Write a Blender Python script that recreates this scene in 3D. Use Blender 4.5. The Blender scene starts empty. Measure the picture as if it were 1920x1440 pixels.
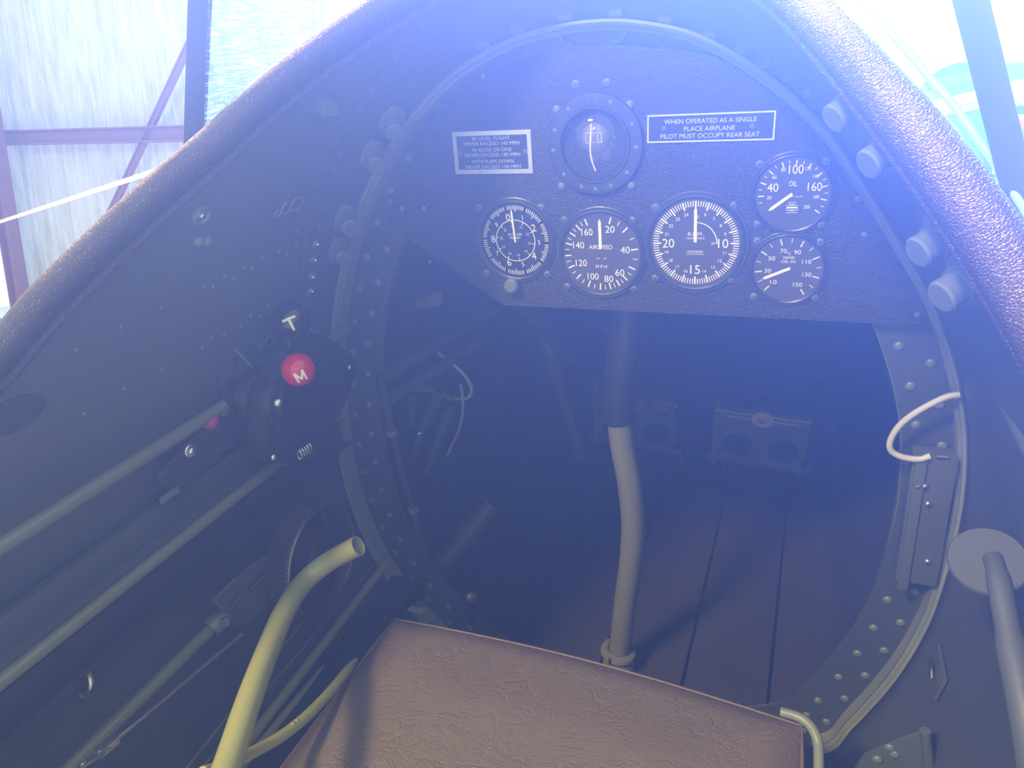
import bpy, bmesh, math, random
from mathutils import Vector, Matrix
from mathutils.bvhtree import BVHTree
random.seed(7)
S = bpy.context.scene
COL = S.collection
PI = math.pi

# ---------------------------------------------------------------- camera
# aircraft frame: X to the right wing, Y towards the nose, Z up from the floor; metres, instrument panel in the plane Y = 0
FPX = 1400.0
RX = Vector((3560, 280, -1400)).normalized()
DN = Vector((307, 3180, 1400)); DN = (DN - DN.dot(RX) * RX).normalized()
FW = RX.cross(DN)
EYE = Vector((0.206, -0.75, 0.0))
M = Matrix((RX, FW, -DN))                      # image axes (right, down, forward) -> aircraft axes
cam = bpy.data.cameras.new('camera'); camo = bpy.data.objects.new('camera', cam); COL.objects.link(camo)
cam.sensor_width = 36; cam.lens = FPX / 1920 * 36; cam.clip_start = 0.01; cam.clip_end = 200
Rm = Matrix((M @ Vector((1, 0, 0)), M @ Vector((0, -1, 0)), M @ Vector((0, 0, -1)))).transposed()
camo.matrix_world = Matrix.Translation(EYE) @ Rm.to_4x4()
S.camera = camo

# ---------------------------------------------------------------- light and exposure
S.view_settings.view_transform = 'Standard'; S.view_settings.look = 'None'
S.view_settings.exposure = 0.0; S.view_settings.gamma = 1.0; S.view_settings.use_curve_mapping = False
W = bpy.data.worlds.new('sky'); S.world = W; W.use_nodes = True
bg = W.node_tree.nodes['Background']; bg.inputs[0].default_value = (0.80, 0.93, 1.0, 1); bg.inputs[1].default_value = 1.3
VEIL = 0.46
TAIL = math.radians(11)                        # the aircraft sits on its tail wheel
UP = Vector((0, math.sin(TAIL), math.cos(TAIL)))
FH = Vector((0, math.cos(TAIL), -math.sin(TAIL)))
def ground(x, y, z):                           # hangar coordinates (level) to aircraft coordinates
    return Vector((x, 0, 0)) + FH * y + UP * z
def area(name, loc, target, size, power, color, sy=None):
    l = bpy.data.lights.new(name, 'AREA'); l.energy = power; l.color = color; l.size = size
    if sy: l.shape = 'RECTANGLE'; l.size_y = sy
    o = bpy.data.objects.new(name, l); COL.objects.link(o); o.location = loc
    o.rotation_euler = (Vector(target) - Vector(loc)).to_track_quat('-Z', 'Y').to_euler(); return o
# daylight through the hangar's open front right door, and the warm sunlit apron behind the aircraft
area('door_daylight', EYE + M @ Vector((0.58, -0.90, 1)).normalized() * 14.0, (0.1, -0.2, -0.1), 4.6, 14500, (0.45, 0.56, 1.0), 3.4)
# warm lamp hanging under the hangar roof
area('roof_lamp', Vector((-1.0, 3.2, 3.6)), (0, -0.3, -0.1), 0.9, 1100, (1.0, 0.60, 0.24))
area('streak_lamp', Vector((-3.4, 2.6, 2.3)), (-0.3, -0.35, -0.15), 0.9, 420, (1.0, 0.62, 0.26))  # added warm lamp for the streak on the left coaming, no window there
area('apron_light', ground(-1.6, -4.5, 3.2), (-0.1, -0.3, -0.4), 0.8, 430, (1.0, 0.82, 0.58), 0.5)

# ---------------------------------------------------------------- helpers
def at_x(px, py, X): r = M @ Vector(((px - 960) / FPX, (py - 720) / FPX, 1)); return EYE + r * ((X - EYE.x) / r.x)
def at_y(px, py, Y): r = M @ Vector(((px - 960) / FPX, (py - 720) / FPX, 1)); return EYE + r * ((Y - EYE.y) / r.y)
def at_z(px, py, Z): r = M @ Vector(((px - 960) / FPX, (py - 720) / FPX, 1)); return EYE + r * ((Z - EYE.z) / r.z)
def look(px, py): return (M @ Vector(((px - 960) / FPX, (py - 720) / FPX, 1))).normalized()

def mat(name, color, rough=0.5, metal=0.0, bump=0.0, scale=200.0, vary=0.0, spec=0.5, coat=0.0, detail=3.0, stretch=None):
    m = bpy.data.materials.new(name); m.use_nodes = True; nt = m.node_tree; b = nt.nodes['Principled BSDF']
    b.inputs['Base Color'].default_value = (*color, 1); b.inputs['Roughness'].default_value = rough
    b.inputs['Metallic'].default_value = metal; b.inputs['Specular IOR Level'].default_value = spec
    b.inputs['Coat Weight'].default_value = coat
    if bump or vary:
        tc = nt.nodes.new('ShaderNodeTexCoord'); mp = nt.nodes.new('ShaderNodeMapping')
        if stretch: mp.inputs['Scale'].default_value = stretch
        nt.links.new(tc.outputs['Object'], mp.inputs[0])
    if bump:
        n = nt.nodes.new('ShaderNodeTexNoise'); n.inputs['Scale'].default_value = scale; n.inputs['Detail'].default_value = detail
        nt.links.new(mp.outputs[0], n.inputs['Vector'])
        bp = nt.nodes.new('ShaderNodeBump'); bp.inputs['Strength'].default_value = bump; bp.inputs['Distance'].default_value = 0.002
        nt.links.new(n.outputs[0], bp.inputs['Height']); nt.links.new(bp.outputs[0], b.inputs['Normal'])
    if vary:
        n2 = nt.nodes.new('ShaderNodeTexNoise'); n2.inputs['Scale'].default_value = 9; n2.inputs['Detail'].default_value = 5
        nt.links.new(tc.outputs['Object'], n2.inputs['Vector'])
        mx = nt.nodes.new('ShaderNodeMix'); mx.data_type = 'RGBA'
        mx.inputs[6].default_value = (*[c * (1 - vary) for c in color], 1); mx.inputs[7].default_value = (*[min(1, c * (1 + vary)) for c in color], 1)
        nt.links.new(n2.outputs[0], mx.inputs[0]); nt.links.new(mx.outputs[2], b.inputs['Base Color'])
    return m

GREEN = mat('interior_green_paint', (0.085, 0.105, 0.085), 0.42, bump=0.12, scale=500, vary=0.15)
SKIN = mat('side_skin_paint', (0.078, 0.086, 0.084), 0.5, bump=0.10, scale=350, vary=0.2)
RIMP = mat('rim_paint', (0.20, 0.225, 0.20), 0.4, bump=0.2, scale=300, vary=0.25)
TUBEP = mat('olive_tube_paint', (0.15, 0.15, 0.10), 0.35, bump=0.05, scale=300, vary=0.1)
TUBE_LIT = mat('lit_olive_tube_paint', (0.27, 0.26, 0.17), 0.35, vary=0.1)  # lighter copy of the tube olive, with the warm light put into the colour
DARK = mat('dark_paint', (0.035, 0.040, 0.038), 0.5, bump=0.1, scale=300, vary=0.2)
BLACK = mat('black_paint', (0.012, 0.012, 0.014), 0.4, bump=0.1, scale=400)
MATT = mat('matt_black', (0.010, 0.010, 0.012), 0.75, bump=0.3, scale=600)
PANEL = mat('crinkle_black_panel', (0.028, 0.028, 0.032), 0.45, bump=0.9, scale=650, detail=1.0)
DIAL = mat('dial_black', (0.010, 0.010, 0.012), 0.6)
PRINT = mat('luminous_print', (0.80, 0.79, 0.66), 0.5)
NEEDLE = mat('needle_cream', (0.85, 0.82, 0.55), 0.45)
ALU = mat('aluminium', (0.62, 0.64, 0.66), 0.28, 0.9, bump=0.1, scale=300)
STEEL = mat('screw_steel', (0.55, 0.56, 0.58), 0.3, 1.0)
PAINTED = mat('painted_hardware', (0.13, 0.15, 0.13), 0.28, bump=0.1, scale=400)
LIME = mat('yellow_green_primer', (0.38, 0.37, 0.14), 0.22, bump=0.03, scale=300, vary=0.06)
CABLE = mat('braided_cable', (0.22, 0.17, 0.15), 0.4, 0.5, bump=0.8, scale=900)
WHITEC = mat('pale_hose', (0.50, 0.50, 0.50), 0.4)
RED = mat('red_enamel', (0.60, 0.003, 0.012), 0.2, coat=0.5)
KNOBB = mat('black_phenolic', (0.012, 0.010, 0.010), 0.22, bump=0.4, scale=160, coat=0.3)
PURPLE = mat('magenta_plastic', (0.35, 0.015, 0.14), 0.4)
FLAG = mat('red_ribbon', (0.25, 0.01, 0.05), 0.7)
RUBBER = mat('bakelite_wheel', (0.045, 0.038, 0.036), 0.28, bump=0.25, scale=300)
BRONZE = mat('worn_wheel_edge', (0.20, 0.15, 0.12), 0.3, 0.7)
FLOORP = mat('floor_board_paint', (0.040, 0.036, 0.034), 0.5, bump=0.3, scale=60, vary=0.3, stretch=(8, 1, 1))
PURLIN = mat('purlin_red_oxide', (0.20, 0.10, 0.11), 0.6, bump=0.2, scale=20, vary=0.1)
CONC = mat('concrete', (0.45, 0.44, 0.42), 0.8, bump=0.3, scale=8, vary=0.15)
ROPE = mat('cream_wire', (0.50, 0.42, 0.27), 0.5, bump=0.3, scale=400)
WHITE = mat('white_paint', (0.80, 0.82, 0.85), 0.4)
COWL = mat('teal_cowling', (0.012, 0.07, 0.16), 0.6, spec=0.2)
TRUCK = mat('truck_dark', (0.05, 0.05, 0.12), 0.5, spec=0.2)
WINDOWD = mat('dark_window', (0.02, 0.03, 0.05), 0.08)
POST = mat('post_paint', (0.030, 0.034, 0.050), 0.4)

def leather(name, color, rough, scale, strength, crease=0.0):
    m = bpy.data.materials.new(name); m.use_nodes = True; nt = m.node_tree; b = nt.nodes['Principled BSDF']
    b.inputs['Base Color'].default_value = (*color, 1); b.inputs['Roughness'].default_value = rough
    tc = nt.nodes.new('ShaderNodeTexCoord')
    v = nt.nodes.new('ShaderNodeTexVoronoi'); v.feature = 'DISTANCE_TO_EDGE'; v.inputs['Scale'].default_value = scale
    nt.links.new(tc.outputs['Object'], v.inputs['Vector'])
    r = nt.nodes.new('ShaderNodeValToRGB'); r.color_ramp.elements[1].position = 0.25
    nt.links.new(v.outputs[0], r.inputs[0])
    bp = nt.nodes.new('ShaderNodeBump'); bp.inputs['Strength'].default_value = strength; bp.inputs['Distance'].default_value = 0.001
    nt.links.new(r.outputs[0], bp.inputs['Height']); last = bp
    if crease:
        mp = nt.nodes.new('ShaderNodeMapping'); mp.inputs['Rotation'].default_value = (0, 0, 0.75); mp.inputs['Scale'].default_value = (0.8, 4.5, 1)
        nz = nt.nodes.new('ShaderNodeTexNoise'); nz.inputs['Scale'].default_value = 14; nz.inputs['Detail'].default_value = 4
        nt.links.new(tc.outputs['Object'], nz.inputs['Vector'])
        ad = nt.nodes.new('ShaderNodeMixRGB'); ad.blend_type = 'ADD'; ad.inputs[0].default_value = 0.12
        nt.links.new(tc.outputs['Object'], ad.inputs[1]); nt.links.new(nz.outputs['Color'], ad.inputs[2])
        nt.links.new(ad.outputs[0], mp.inputs[0])
        v2 = nt.nodes.new('ShaderNodeTexVoronoi'); v2.feature = 'DISTANCE_TO_EDGE'; v2.inputs['Scale'].default_value = 24
        nt.links.new(mp.outputs[0], v2.inputs['Vector'])
        r2 = nt.nodes.new('ShaderNodeValToRGB'); r2.color_ramp.elements[1].position = 0.07
        nt.links.new(v2.outputs[0], r2.inputs[0])
        b2 = nt.nodes.new('ShaderNodeBump'); b2.inputs['Strength'].default_value = crease; b2.inputs['Distance'].default_value = 0.0014
        nt.links.new(r2.outputs[0], b2.inputs['Height']); nt.links.new(bp.outputs[0], b2.inputs['Normal']); last = b2
    nt.links.new(last.outputs[0], b.inputs['Normal'])
    return m
PAD = leather('black_coaming_leather', (0.040, 0.030, 0.024), 0.46, 560, 0.5)
PAD.node_tree.nodes['Principled BSDF'].inputs['Specular IOR Level'].default_value = 0.38
SEAT = leather('brown_seat_leather', (0.19, 0.145, 0.13), 0.42, 700, 0.5, 0.4)

def glass(name, tint, gloss=0.08, scratch=0.0):
    m = bpy.data.materials.new(name); m.use_nodes = True; nt = m.node_tree
    out = nt.nodes['Material Output']; nt.nodes.remove(nt.nodes['Principled BSDF'])
    t = nt.nodes.new('ShaderNodeBsdfTransparent'); t.inputs[0].default_value = (*tint, 1)
    g = nt.nodes.new('ShaderNodeBsdfGlossy'); g.inputs['Roughness'].default_value = 0.05
    mx = nt.nodes.new('ShaderNodeMixShader'); mx.inputs[0].default_value = gloss
    nt.links.new(t.outputs[0], mx.inputs[1]); nt.links.new(g.outputs[0], mx.inputs[2]); res = mx
    if scratch:
        tc = nt.nodes.new('ShaderNodeTexCoord')
        prev = None
        for k, rot in enumerate(((0.2, 0.5, 0.3), (0.9, 0.1, 1.2), (1.4, 0.8, 0.2))):
            mp = nt.nodes.new('ShaderNodeMapping'); mp.inputs['Rotation'].default_value = rot; mp.inputs['Scale'].default_value = (3, 3, 40)
            n = nt.nodes.new('ShaderNodeTexNoise'); n.inputs['Scale'].default_value = 18; n.inputs['Detail'].default_value = 6
            nt.links.new(tc.outputs['Object'], mp.inputs[0]); nt.links.new(mp.outputs[0], n.inputs['Vector'])
            r = nt.nodes.new('ShaderNodeValToRGB'); r.color_ramp.elements[0].position = 0.56; r.color_ramp.elements[1].position = 0.66
            nt.links.new(n.outputs[0], r.inputs[0])
            if prev is None: prev = r.outputs[0]
            else:
                a = nt.nodes.new('ShaderNodeMath'); a.operation = 'MAXIMUM'
                nt.links.new(prev, a.inputs[0]); nt.links.new(r.outputs[0], a.inputs[1]); prev = a.outputs[0]
        sc = nt.nodes.new('ShaderNodeMath'); sc.operation = 'MULTIPLY'; sc.inputs[1].default_value = scratch; nt.links.new(prev, sc.inputs[0])
        d = nt.nodes.new('ShaderNodeBsdfTranslucent'); d.inputs[0].default_value = (0.9, 0.97, 1, 1)
        d2 = nt.nodes.new('ShaderNodeBsdfDiffuse'); d2.inputs[0].default_value = (0.9, 0.97, 1, 1)
        ds = nt.nodes.new('ShaderNodeMixShader'); nt.links.new(d.outputs[0], ds.inputs[1]); nt.links.new(d2.outputs[0], ds.inputs[2])
        m2 = nt.nodes.new('ShaderNodeMixShader'); nt.links.new(sc.outputs[0], m2.inputs[0])
        nt.links.new(mx.outputs[0], m2.inputs[1]); nt.links.new(ds.outputs[0], m2.inputs[2]); res = m2
    nt.links.new(res.outputs[0], out.inputs['Surface'])
    return m
PLEXI = glass('scratched_plexiglass', (0.74, 0.92, 1.0), 0.05, 0.22)
PLEXIR = glass('clear_plexiglass', (0.72, 0.93, 1.0), 0.04, 0.02)
LENS = glass('instrument_glass', (0.97, 0.98, 1.0), 0.05)

def corrug(name):
    m = bpy.data.materials.new(name); m.use_nodes = True; nt = m.node_tree; b = nt.nodes['Principled BSDF']
    b.inputs['Roughness'].default_value = 0.5
    tc = nt.nodes.new('ShaderNodeTexCoord'); mp = nt.nodes.new('ShaderNodeMapping'); mp.inputs['Scale'].default_value = (3.2, 3.2, 0.12)
    n = nt.nodes.new('ShaderNodeTexNoise'); n.inputs['Scale'].default_value = 3; n.inputs['Detail'].default_value = 4
    nt.links.new(tc.outputs['Object'], mp.inputs[0]); nt.links.new(mp.outputs[0], n.inputs['Vector'])
    r = nt.nodes.new('ShaderNodeValToRGB')
    r.color_ramp.elements[0].color = (0.42, 0.44, 0.39, 1); r.color_ramp.elements[1].color = (0.58, 0.62, 0.60, 1)
    r.color_ramp.elements[0].position = 0.25; r.color_ramp.elements[1].position = 0.6
    nt.links.new(n.outputs[0], r.inputs[0]); nt.links.new(r.outputs[0], b.inputs['Base Color'])
    return m
SHEET = corrug('corrugated_sheet_paint')

def smooth(me, ang=40):
    for p in me.polygons: p.use_smooth = True
    try: me.set_sharp_from_angle(angle=math.radians(ang))
    except Exception: pass
def obj(name, me, m=None, parent=None, sm=True, kind=None, label=None):
    o = bpy.data.objects.new(name, me); COL.objects.link(o)
    if m is not None and not me.materials: me.materials.append(m)
    if sm: smooth(me)
    if parent is not None:
        o.parent = parent; o.matrix_parent_inverse = Matrix.Identity(4)
        pw = Matrix.Identity(4); p = parent; chain = []
        while p is not None: chain.append(p); p = p.parent
        for q in reversed(chain): pw = pw @ (Matrix.Translation(q.location) @ q.rotation_euler.to_matrix().to_4x4())
        if me.get('world') : o.matrix_basis = pw.inverted()
    if kind: o['kind'] = kind
    if label: o['label'] = label
    return o
def W_(me): me['world'] = True; return me          # mesh coordinates are aircraft coordinates
def thing(name, label, cat, loc=(0, 0, 0), group=None):
    o = bpy.data.objects.new(name, None); COL.objects.link(o); o.location = loc; o.empty_display_size = 0.02
    o['label'] = label; o['category'] = cat
    if group: o['group'] = group
    return o
def struct(name, label=None, loc=(0, 0, 0)):
    o = bpy.data.objects.new(name, None); COL.objects.link(o); o.location = loc; o['kind'] = 'structure'
    if label: o['label'] = label
    return o
def mesh(name, vs, fs):
    me = bpy.data.meshes.new(name); me.from_pydata([tuple(v) for v in vs], [], fs); me.update(); return W_(me)
def from_bm(name, bm):
    me = bpy.data.meshes.new(name); bmesh.ops.recalc_face_normals(bm, faces=bm.faces[:]); bm.to_mesh(me); bm.free(); return W_(me)
def box(c, s, bev=0.0, rot=None):
    bm = bmesh.new(); bmesh.ops.create_cube(bm, size=1)
    for v in bm.verts: v.co = Vector((v.co.x * s[0], v.co.y * s[1], v.co.z * s[2]))
    if bev: bmesh.ops.bevel(bm, geom=bm.edges[:], offset=bev, segments=2, affect='EDGES', profile=0.7)
    mt = Matrix.Translation(Vector(c)) @ (rot.to_4x4() if rot else Matrix.Identity(4))
    bmesh.ops.transform(bm, matrix=mt, verts=bm.verts[:]); return from_bm('box', bm)
def catmull(pts, n=8, closed=False):
    pts = [Vector(p) for p in pts]; out = []; N = len(pts)
    rng = N if closed else N - 1
    for i in range(rng):
        g = (lambda k: pts[k % N]) if closed else (lambda k: pts[max(0, min(N - 1, k))])
        p0, p1, p2, p3 = g(i - 1), g(i), g(i + 1), g(i + 2)
        for k in range(n):
            t = k / n
            out.append(0.5 * ((2 * p1) + (-p0 + p2) * t + (2 * p0 - 5 * p1 + 4 * p2 - p3) * t * t + (-p0 + 3 * p1 - 3 * p2 + p3) * t ** 3))
    if not closed: out.append(pts[-1])
    return out
def sweep(pts, rad, seg=16, caps=True, hollow=0.0):
    """round tube along points; rad a number or a list"""
    pts = [Vector(p) for p in pts]; n = len(pts)
    rr = rad if isinstance(rad, (list, tuple)) else [rad] * n
    vs, fs = [], []
    t = (pts[1] - pts[0]).normalized(); a = t.orthogonal().normalized()
    for i in range(n):
        t2 = (pts[min(i + 1, n - 1)] - pts[max(i - 1, 0)]).normalized()
        a = (a - a.dot(t2) * t2).normalized(); b = t2.cross(a)
        for k in range(seg):
            th = 2 * PI * k / seg; vs.append(pts[i] + (a * math.cos(th) + b * math.sin(th)) * rr[i])
        if i:
            for k in range(seg):
                q = (k + 1) % seg; fs.append(((i - 1) * seg + k, (i - 1) * seg + q, i * seg + q, i * seg + k))
    if caps:
        fs.append(tuple(range(seg))[::-1])
        if hollow:
            base = len(vs); t2 = (pts[-1] - pts[-2]).normalized(); c = pts[-1]
            for j, (f, d) in enumerate(((hollow, 0.0), (hollow, -0.03))):
                for k in range(seg):
                    v = vs[(n - 1) * seg + k]; vs.append(c + (v - c) * f + t2 * d)
            for k in range(seg):
                q = (k + 1) % seg; o0 = (n - 1) * seg
                fs.append((o0 + k, o0 + q, base + q, base + k)); fs.append((base + k, base + q, base + seg + q, base + seg + k))
            fs.append(tuple(range(base + seg, base + 2 * seg)))
        else: fs.append(tuple(range((n - 1) * seg, n * seg)))
    return mesh('tube', vs, fs)
def lathe(profile, origin, axis, seg=48, updir=None):
    """profile (r, h) pairs turned about axis through origin"""
    ax = Vector(axis).normalized(); a = (Vector(updir) if updir else ax.orthogonal()); a = (a - a.dot(ax) * ax).normalized(); b = ax.cross(a)
    vs, fs = [], []; n = len(profile); o = Vector(origin)
    for r, h in profile:
        for k in range(seg):
            th = 2 * PI * k / seg; vs.append(o + ax * h + (a * math.cos(th) + b * math.sin(th)) * max(r, 1e-5))
    for i in range(n - 1):
        for k in range(seg):
            q = (k + 1) % seg; fs.append((i * seg + k, i * seg + q, (i + 1) * seg + q, (i + 1) * seg + k))
    me = mesh('lathe', vs, fs); bm = bmesh.new(); bm.from_mesh(me); bmesh.ops.remove_doubles(bm, verts=bm.verts[:], dist=2e-5)
    return from_bm('lathe', bm)
def plate(loops, O, U, V, thick, bevel=0.0):
    """flat plate with holes: loops of (u, v), the first the outline; O origin, U V in-plane axes; thickness centred"""
    cu = bpy.data.curves.new('plate', 'CURVE'); cu.dimensions = '2D'; cu.fill_mode = 'BOTH'; cu.extrude = thick / 2
    cu.bevel_depth = bevel; cu.bevel_resolution = 1
    for lp in loops:
        sp = cu.splines.new('POLY'); sp.points.add(len(lp) - 1); sp.use_cyclic_u = True
        for i, p in enumerate(lp): sp.points[i].co = (p[0], p[1], 0, 1)
    o = bpy.data.objects.new('tmp', cu); COL.objects.link(o)
    dg = bpy.context.evaluated_depsgraph_get(); me = bpy.data.meshes.new_from_object(o.evaluated_get(dg))
    bpy.data.objects.remove(o); bpy.data.curves.remove(cu)
    U = Vector(U).normalized(); V = Vector(V).normalized(); N = U.cross(V); O = Vector(O)
    mt = Matrix((( U.x, V.x, N.x, O.x), (U.y, V.y, N.y, O.y), (U.z, V.z, N.z, O.z), (0, 0, 0, 1)))
    me.transform(mt); me.update(); return W_(me)
def circ(cu, cv, r, n=40, r2=None): return [(cu + r * math.cos(2 * PI * k / n), cv + (r2 or r) * math.sin(2 * PI * k / n)) for k in range(n)]
_tc = {}
def text_raw(s, extrude=0.0, bold=0.0):
    extrude_ = extrude; extrude = (extrude, bold)
    if (s, extrude) in _tc: return _tc[(s, extrude)]
    cu = bpy.data.curves.new('t', 'FONT'); cu.body = s; cu.size = 1; cu.align_x = 'CENTER'; cu.align_y = 'CENTER'; cu.extrude = extrude_; cu.offset = bold; cu.resolution_u = 3
    o = bpy.data.objects.new('tmp', cu); COL.objects.link(o)
    dg = bpy.context.evaluated_depsgraph_get(); me = bpy.data.meshes.new_from_object(o.evaluated_get(dg))
    vs = [v.co.copy() for v in me.vertices]; fs = [tuple(p.vertices) for p in me.polygons]
    xs = [v.x for v in vs]; ys = [v.y for v in vs]; cx = (min(xs) + max(xs)) / 2; cy = (min(ys) + max(ys)) / 2
    h = max(ys) - min(ys)
    vs = [Vector(((v.x - cx) / h, (v.y - cy) / h, v.z)) for v in vs]
    w = (max(xs) - min(xs)) / h
    bpy.data.objects.remove(o); bpy.data.curves.remove(cu); bpy.data.meshes.remove(me)
    _tc[(s, extrude)] = (vs, fs, w); return _tc[(s, extrude)]
class Print:
    """flat marks on a dial or placard; (u, v) in metres on the face"""
    def __init__(s, O, U, V): s.O, s.U, s.V = Vector(O), Vector(U).normalized(), Vector(V).normalized(); s.N = s.U.cross(s.V); s.vs, s.fs = [], []
    def add(s, pts, faces, w=0.0):
        b = len(s.vs)
        for p in pts: s.vs.append(s.O + s.U * p[0] + s.V * p[1] + s.N * (w + (p[2] if len(p) > 2 else 0)))
        for f in faces: s.fs.append(tuple(b + i for i in f))
    def text(s, t, u, v, h, rot=0.0, width=None, w=0.0):
        vs, fs, ww = text_raw(t, 0.0, 0.0); sx = (width / (ww * h)) if width else 1.0
        c, sn = math.cos(rot), math.sin(rot)
        s.add([(u + (p.x * h * sx) * c - p.y * h * sn, v + (p.x * h * sx) * sn + p.y * h * c) for p in vs], fs, w)
    def tick(s, ang, r0, r1, wd, cu=0, cv=0):
        a = math.radians(ang); d = (math.sin(a), math.cos(a)); n = (d[1], -d[0])
        s.add([(cu + d[0] * r + n[0] * q, cv + d[1] * r + n[1] * q) for r, q in ((r0, -wd / 2), (r0, wd / 2), (r1, wd / 2), (r1, -wd / 2))], [(0, 1, 2, 3)])
    def arc(s, a0, a1, r, wd, n=48, cu=0, cv=0):
        pts = []
        for k in range(n + 1):
            a = math.radians(a0 + (a1 - a0) * k / n)
            for q in (r - wd / 2, r + wd / 2): pts.append((cu + math.sin(a) * q, cv + math.cos(a) * q))
        s.add(pts, [(2 * k, 2 * k + 1, 2 * k + 3, 2 * k + 2) for k in range(n)])
    def poly(s, pts, w=0.0): s.add(pts, [tuple(range(len(pts)))], w)
    def build(s): return mesh('print', s.vs, s.fs)
def needle_mesh(O, U, V, ang, r0, r1, wd, thick=0.0006, tip=0.2):
    a = math.radians(ang); d = Vector((math.sin(a), math.cos(a))); n = Vector((d.y, -d.x)); rt = r1 - (r1 - r0) * tip * 0.6
    lp = [d * r0 - n * wd / 2, d * r0 + n * wd / 2, d * rt + n * wd / 2 , d * (r1 - (r1 - r0) * 0.05) + n * wd * 0.12, d * r1, d * (r1 - (r1 - r0) * 0.05) - n * wd * 0.12, d * rt - n * wd / 2]
    return plate([[(p.x, p.y) for p in lp]], O, U, V, thick)

# shared small hardware: built once, oriented with +Z out of the surface
def head_mesh(r, h, kind):
    bm = bmesh.new()
    prof = {'dome': [(1, 0), (1, .12), (.92, .45), (.7, .78), (.4, .95), (0, 1)], 'flat': [(1, 0), (1, .7), (.85, 1), (0, 1)]}['dome' if kind != 'hex' else 'flat']
    seg = 14 if kind != 'hex' else 6
    rings = [[bm.verts.new((r * q * math.cos(2 * PI * k / seg), r * q * math.sin(2 * PI * k / seg), h * z)) for k in range(seg)] for q, z in prof[:-1]]
    top = bm.verts.new((0, 0, h * prof[-1][1]))
    for a, b in zip(rings, rings[1:]):
        for k in range(seg): bm.faces.new((a[k], a[(k + 1) % seg], b[(k + 1) % seg], b[k]))
    for k in range(seg): bm.faces.new((rings[-1][k], rings[-1][(k + 1) % seg], top))
    me = bpy.data.meshes.new('head'); bm.to_mesh(me); bm.free(); smooth(me, 35); return me
def cross_mesh(r, h):
    vs, fs = [], []
    for rot in (0.4, 0.4 + PI / 2):
        b = len(vs); c, s = math.cos(rot), math.sin(rot)
        for x, y in ((-r, -r * .16), (r, -r * .16), (r, r * .16), (-r, r * .16)): vs.append((x * c - y * s, x * s + y * c, h))
        fs.append((b, b + 1, b + 2, b + 3))
    me = bpy.data.meshes.new('cross'); me.from_pydata(vs, [], fs); return me
_hw = {}
def orient(p, n):
    q = Vector(n).normalized().to_track_quat('Z', 'Y'); return Matrix.Translation(Vector(p)) @ q.to_matrix().to_4x4()
def hardware(name, p, n, parent, r=0.004, h=0.002, kind='dome', m=None, recess=False, label=None):
    key = (kind, round(r, 5), round(h, 5), m.name)
    if key not in _hw: me = head_mesh(r, h, kind); me.materials.append(m); _hw[key] = me
    o = bpy.data.objects.new(name, _hw[key]); COL.objects.link(o); o.parent = parent
    pl = Matrix.Translation(parent.location) if parent.parent is None else Matrix.Translation(parent.parent.location)
    o.matrix_basis = pl.inverted() @ orient(p, n)
    if label: o['label'] = label
    if recess:
        k2 = ('x', round(r, 5))
        if k2 not in _hw: me = cross_mesh(r * 0.6, h * 1.03); me.materials.append(BLACK); _hw[k2] = me
        c = bpy.data.objects.new('slot', _hw[k2]); COL.objects.link(c); c.parent = o
    return o
AFT = Vector((0, -1, 0)); UX = Vector((1, 0, 0)); UZ = Vector((0, 0, 1))

# ================================================================ HANGAR (the setting outside)
def gbox(name, c, s, m, **k):
    rot = Matrix(((1, 0, 0), (0, FH.y, UP.y), (0, FH.z, UP.z)))
    return box(ground(*c), s, 0, rot)
WF = 6.2                                        # distance of the sheeted wall
def gpt(px, py, dist=WF):                       # a point on the level-standing wall plane
    r = look(px, py); return EYE + r * ((dist - (EYE).dot(FH)) / r.dot(FH))
wl = struct('wall_front', 'white corrugated metal hangar wall seen past the left coaming')
pR = gpt(612, 200); xr = pR.x
x = xr; k = 0
while x > -9.5:
    w = 0.62; x0 = x - w
    prof = []
    for j in range(3):                          # trapezoid ribs with two small stiffeners between
        b0 = x0 + j * w / 3
        for f, d in ((0, 0), (.08, .035), (.20, .035), (.28, 0), (.48, 0), (.51, .008), (.55, .008), (.58, 0), (.74, 0), (.77, .008), (.81, .008), (.84, 0)):
            prof.append((b0 + f * w / 3, d))
    prof.append((x0 + w - 0.004, 0))
    vs, fs = [], []
    for z in (-2.0, 3.6):
        for u, d in prof: vs.append(ground(u, WF - d + (0.004 if k % 2 else 0), z))
    n = len(prof)
    for j in range(n - 1): fs.append((j, j + 1, n + j + 1, n + j))
    obj('panel', mesh('sheet', vs, fs), SHEET, wl, sm=False)
    x = x0; k += 1
def beam(name, a, b, wd, dp, label=None):
    a, b = Vector(a), Vector(b); d = (b - a); L = d.length; z = d.normalized(); y = (FH - FH.dot(z) * z).normalized(); xx = y.cross(z)
    rot = Matrix((xx, y, z)).transposed()
    r = struct(name, label)
    for s in (-1, 1): obj('flange', box((a + b) / 2 + xx * s * (wd / 2 - 0.008), (0.016, dp, L), 0, rot), PURLIN, r, sm=False)
    obj('web', box((a + b) / 2 , (wd - 0.03, 0.02, L), 0, rot), PURLIN, r, sm=False)
    return r
a = gpt(-900, 282, 5.95); b = gpt(600, 244, 5.95); beam('trim_1', a, b, 0.17, 0.14, 'level red-brown wall girt')
a = gpt(-120, -150, 5.7); b = gpt(60, 760, 5.7); beam('trim_2', gpt(-112, -350, 5.7), gpt(93, 900, 5.7), 0.18, 0.16, 'red-brown steel column at the far left edge')
beam('trim_3', gpt(431, -80, 5.95), gpt(109, 610, 5.95), 0.075, 0.05, 'slanting red-brown wall brace')
beam('trim_4', gpt(-80, 500, 5.85), gpt(60, 690, 5.85), 0.07, 0.07, 'short red-brown brace at the far left')
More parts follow.
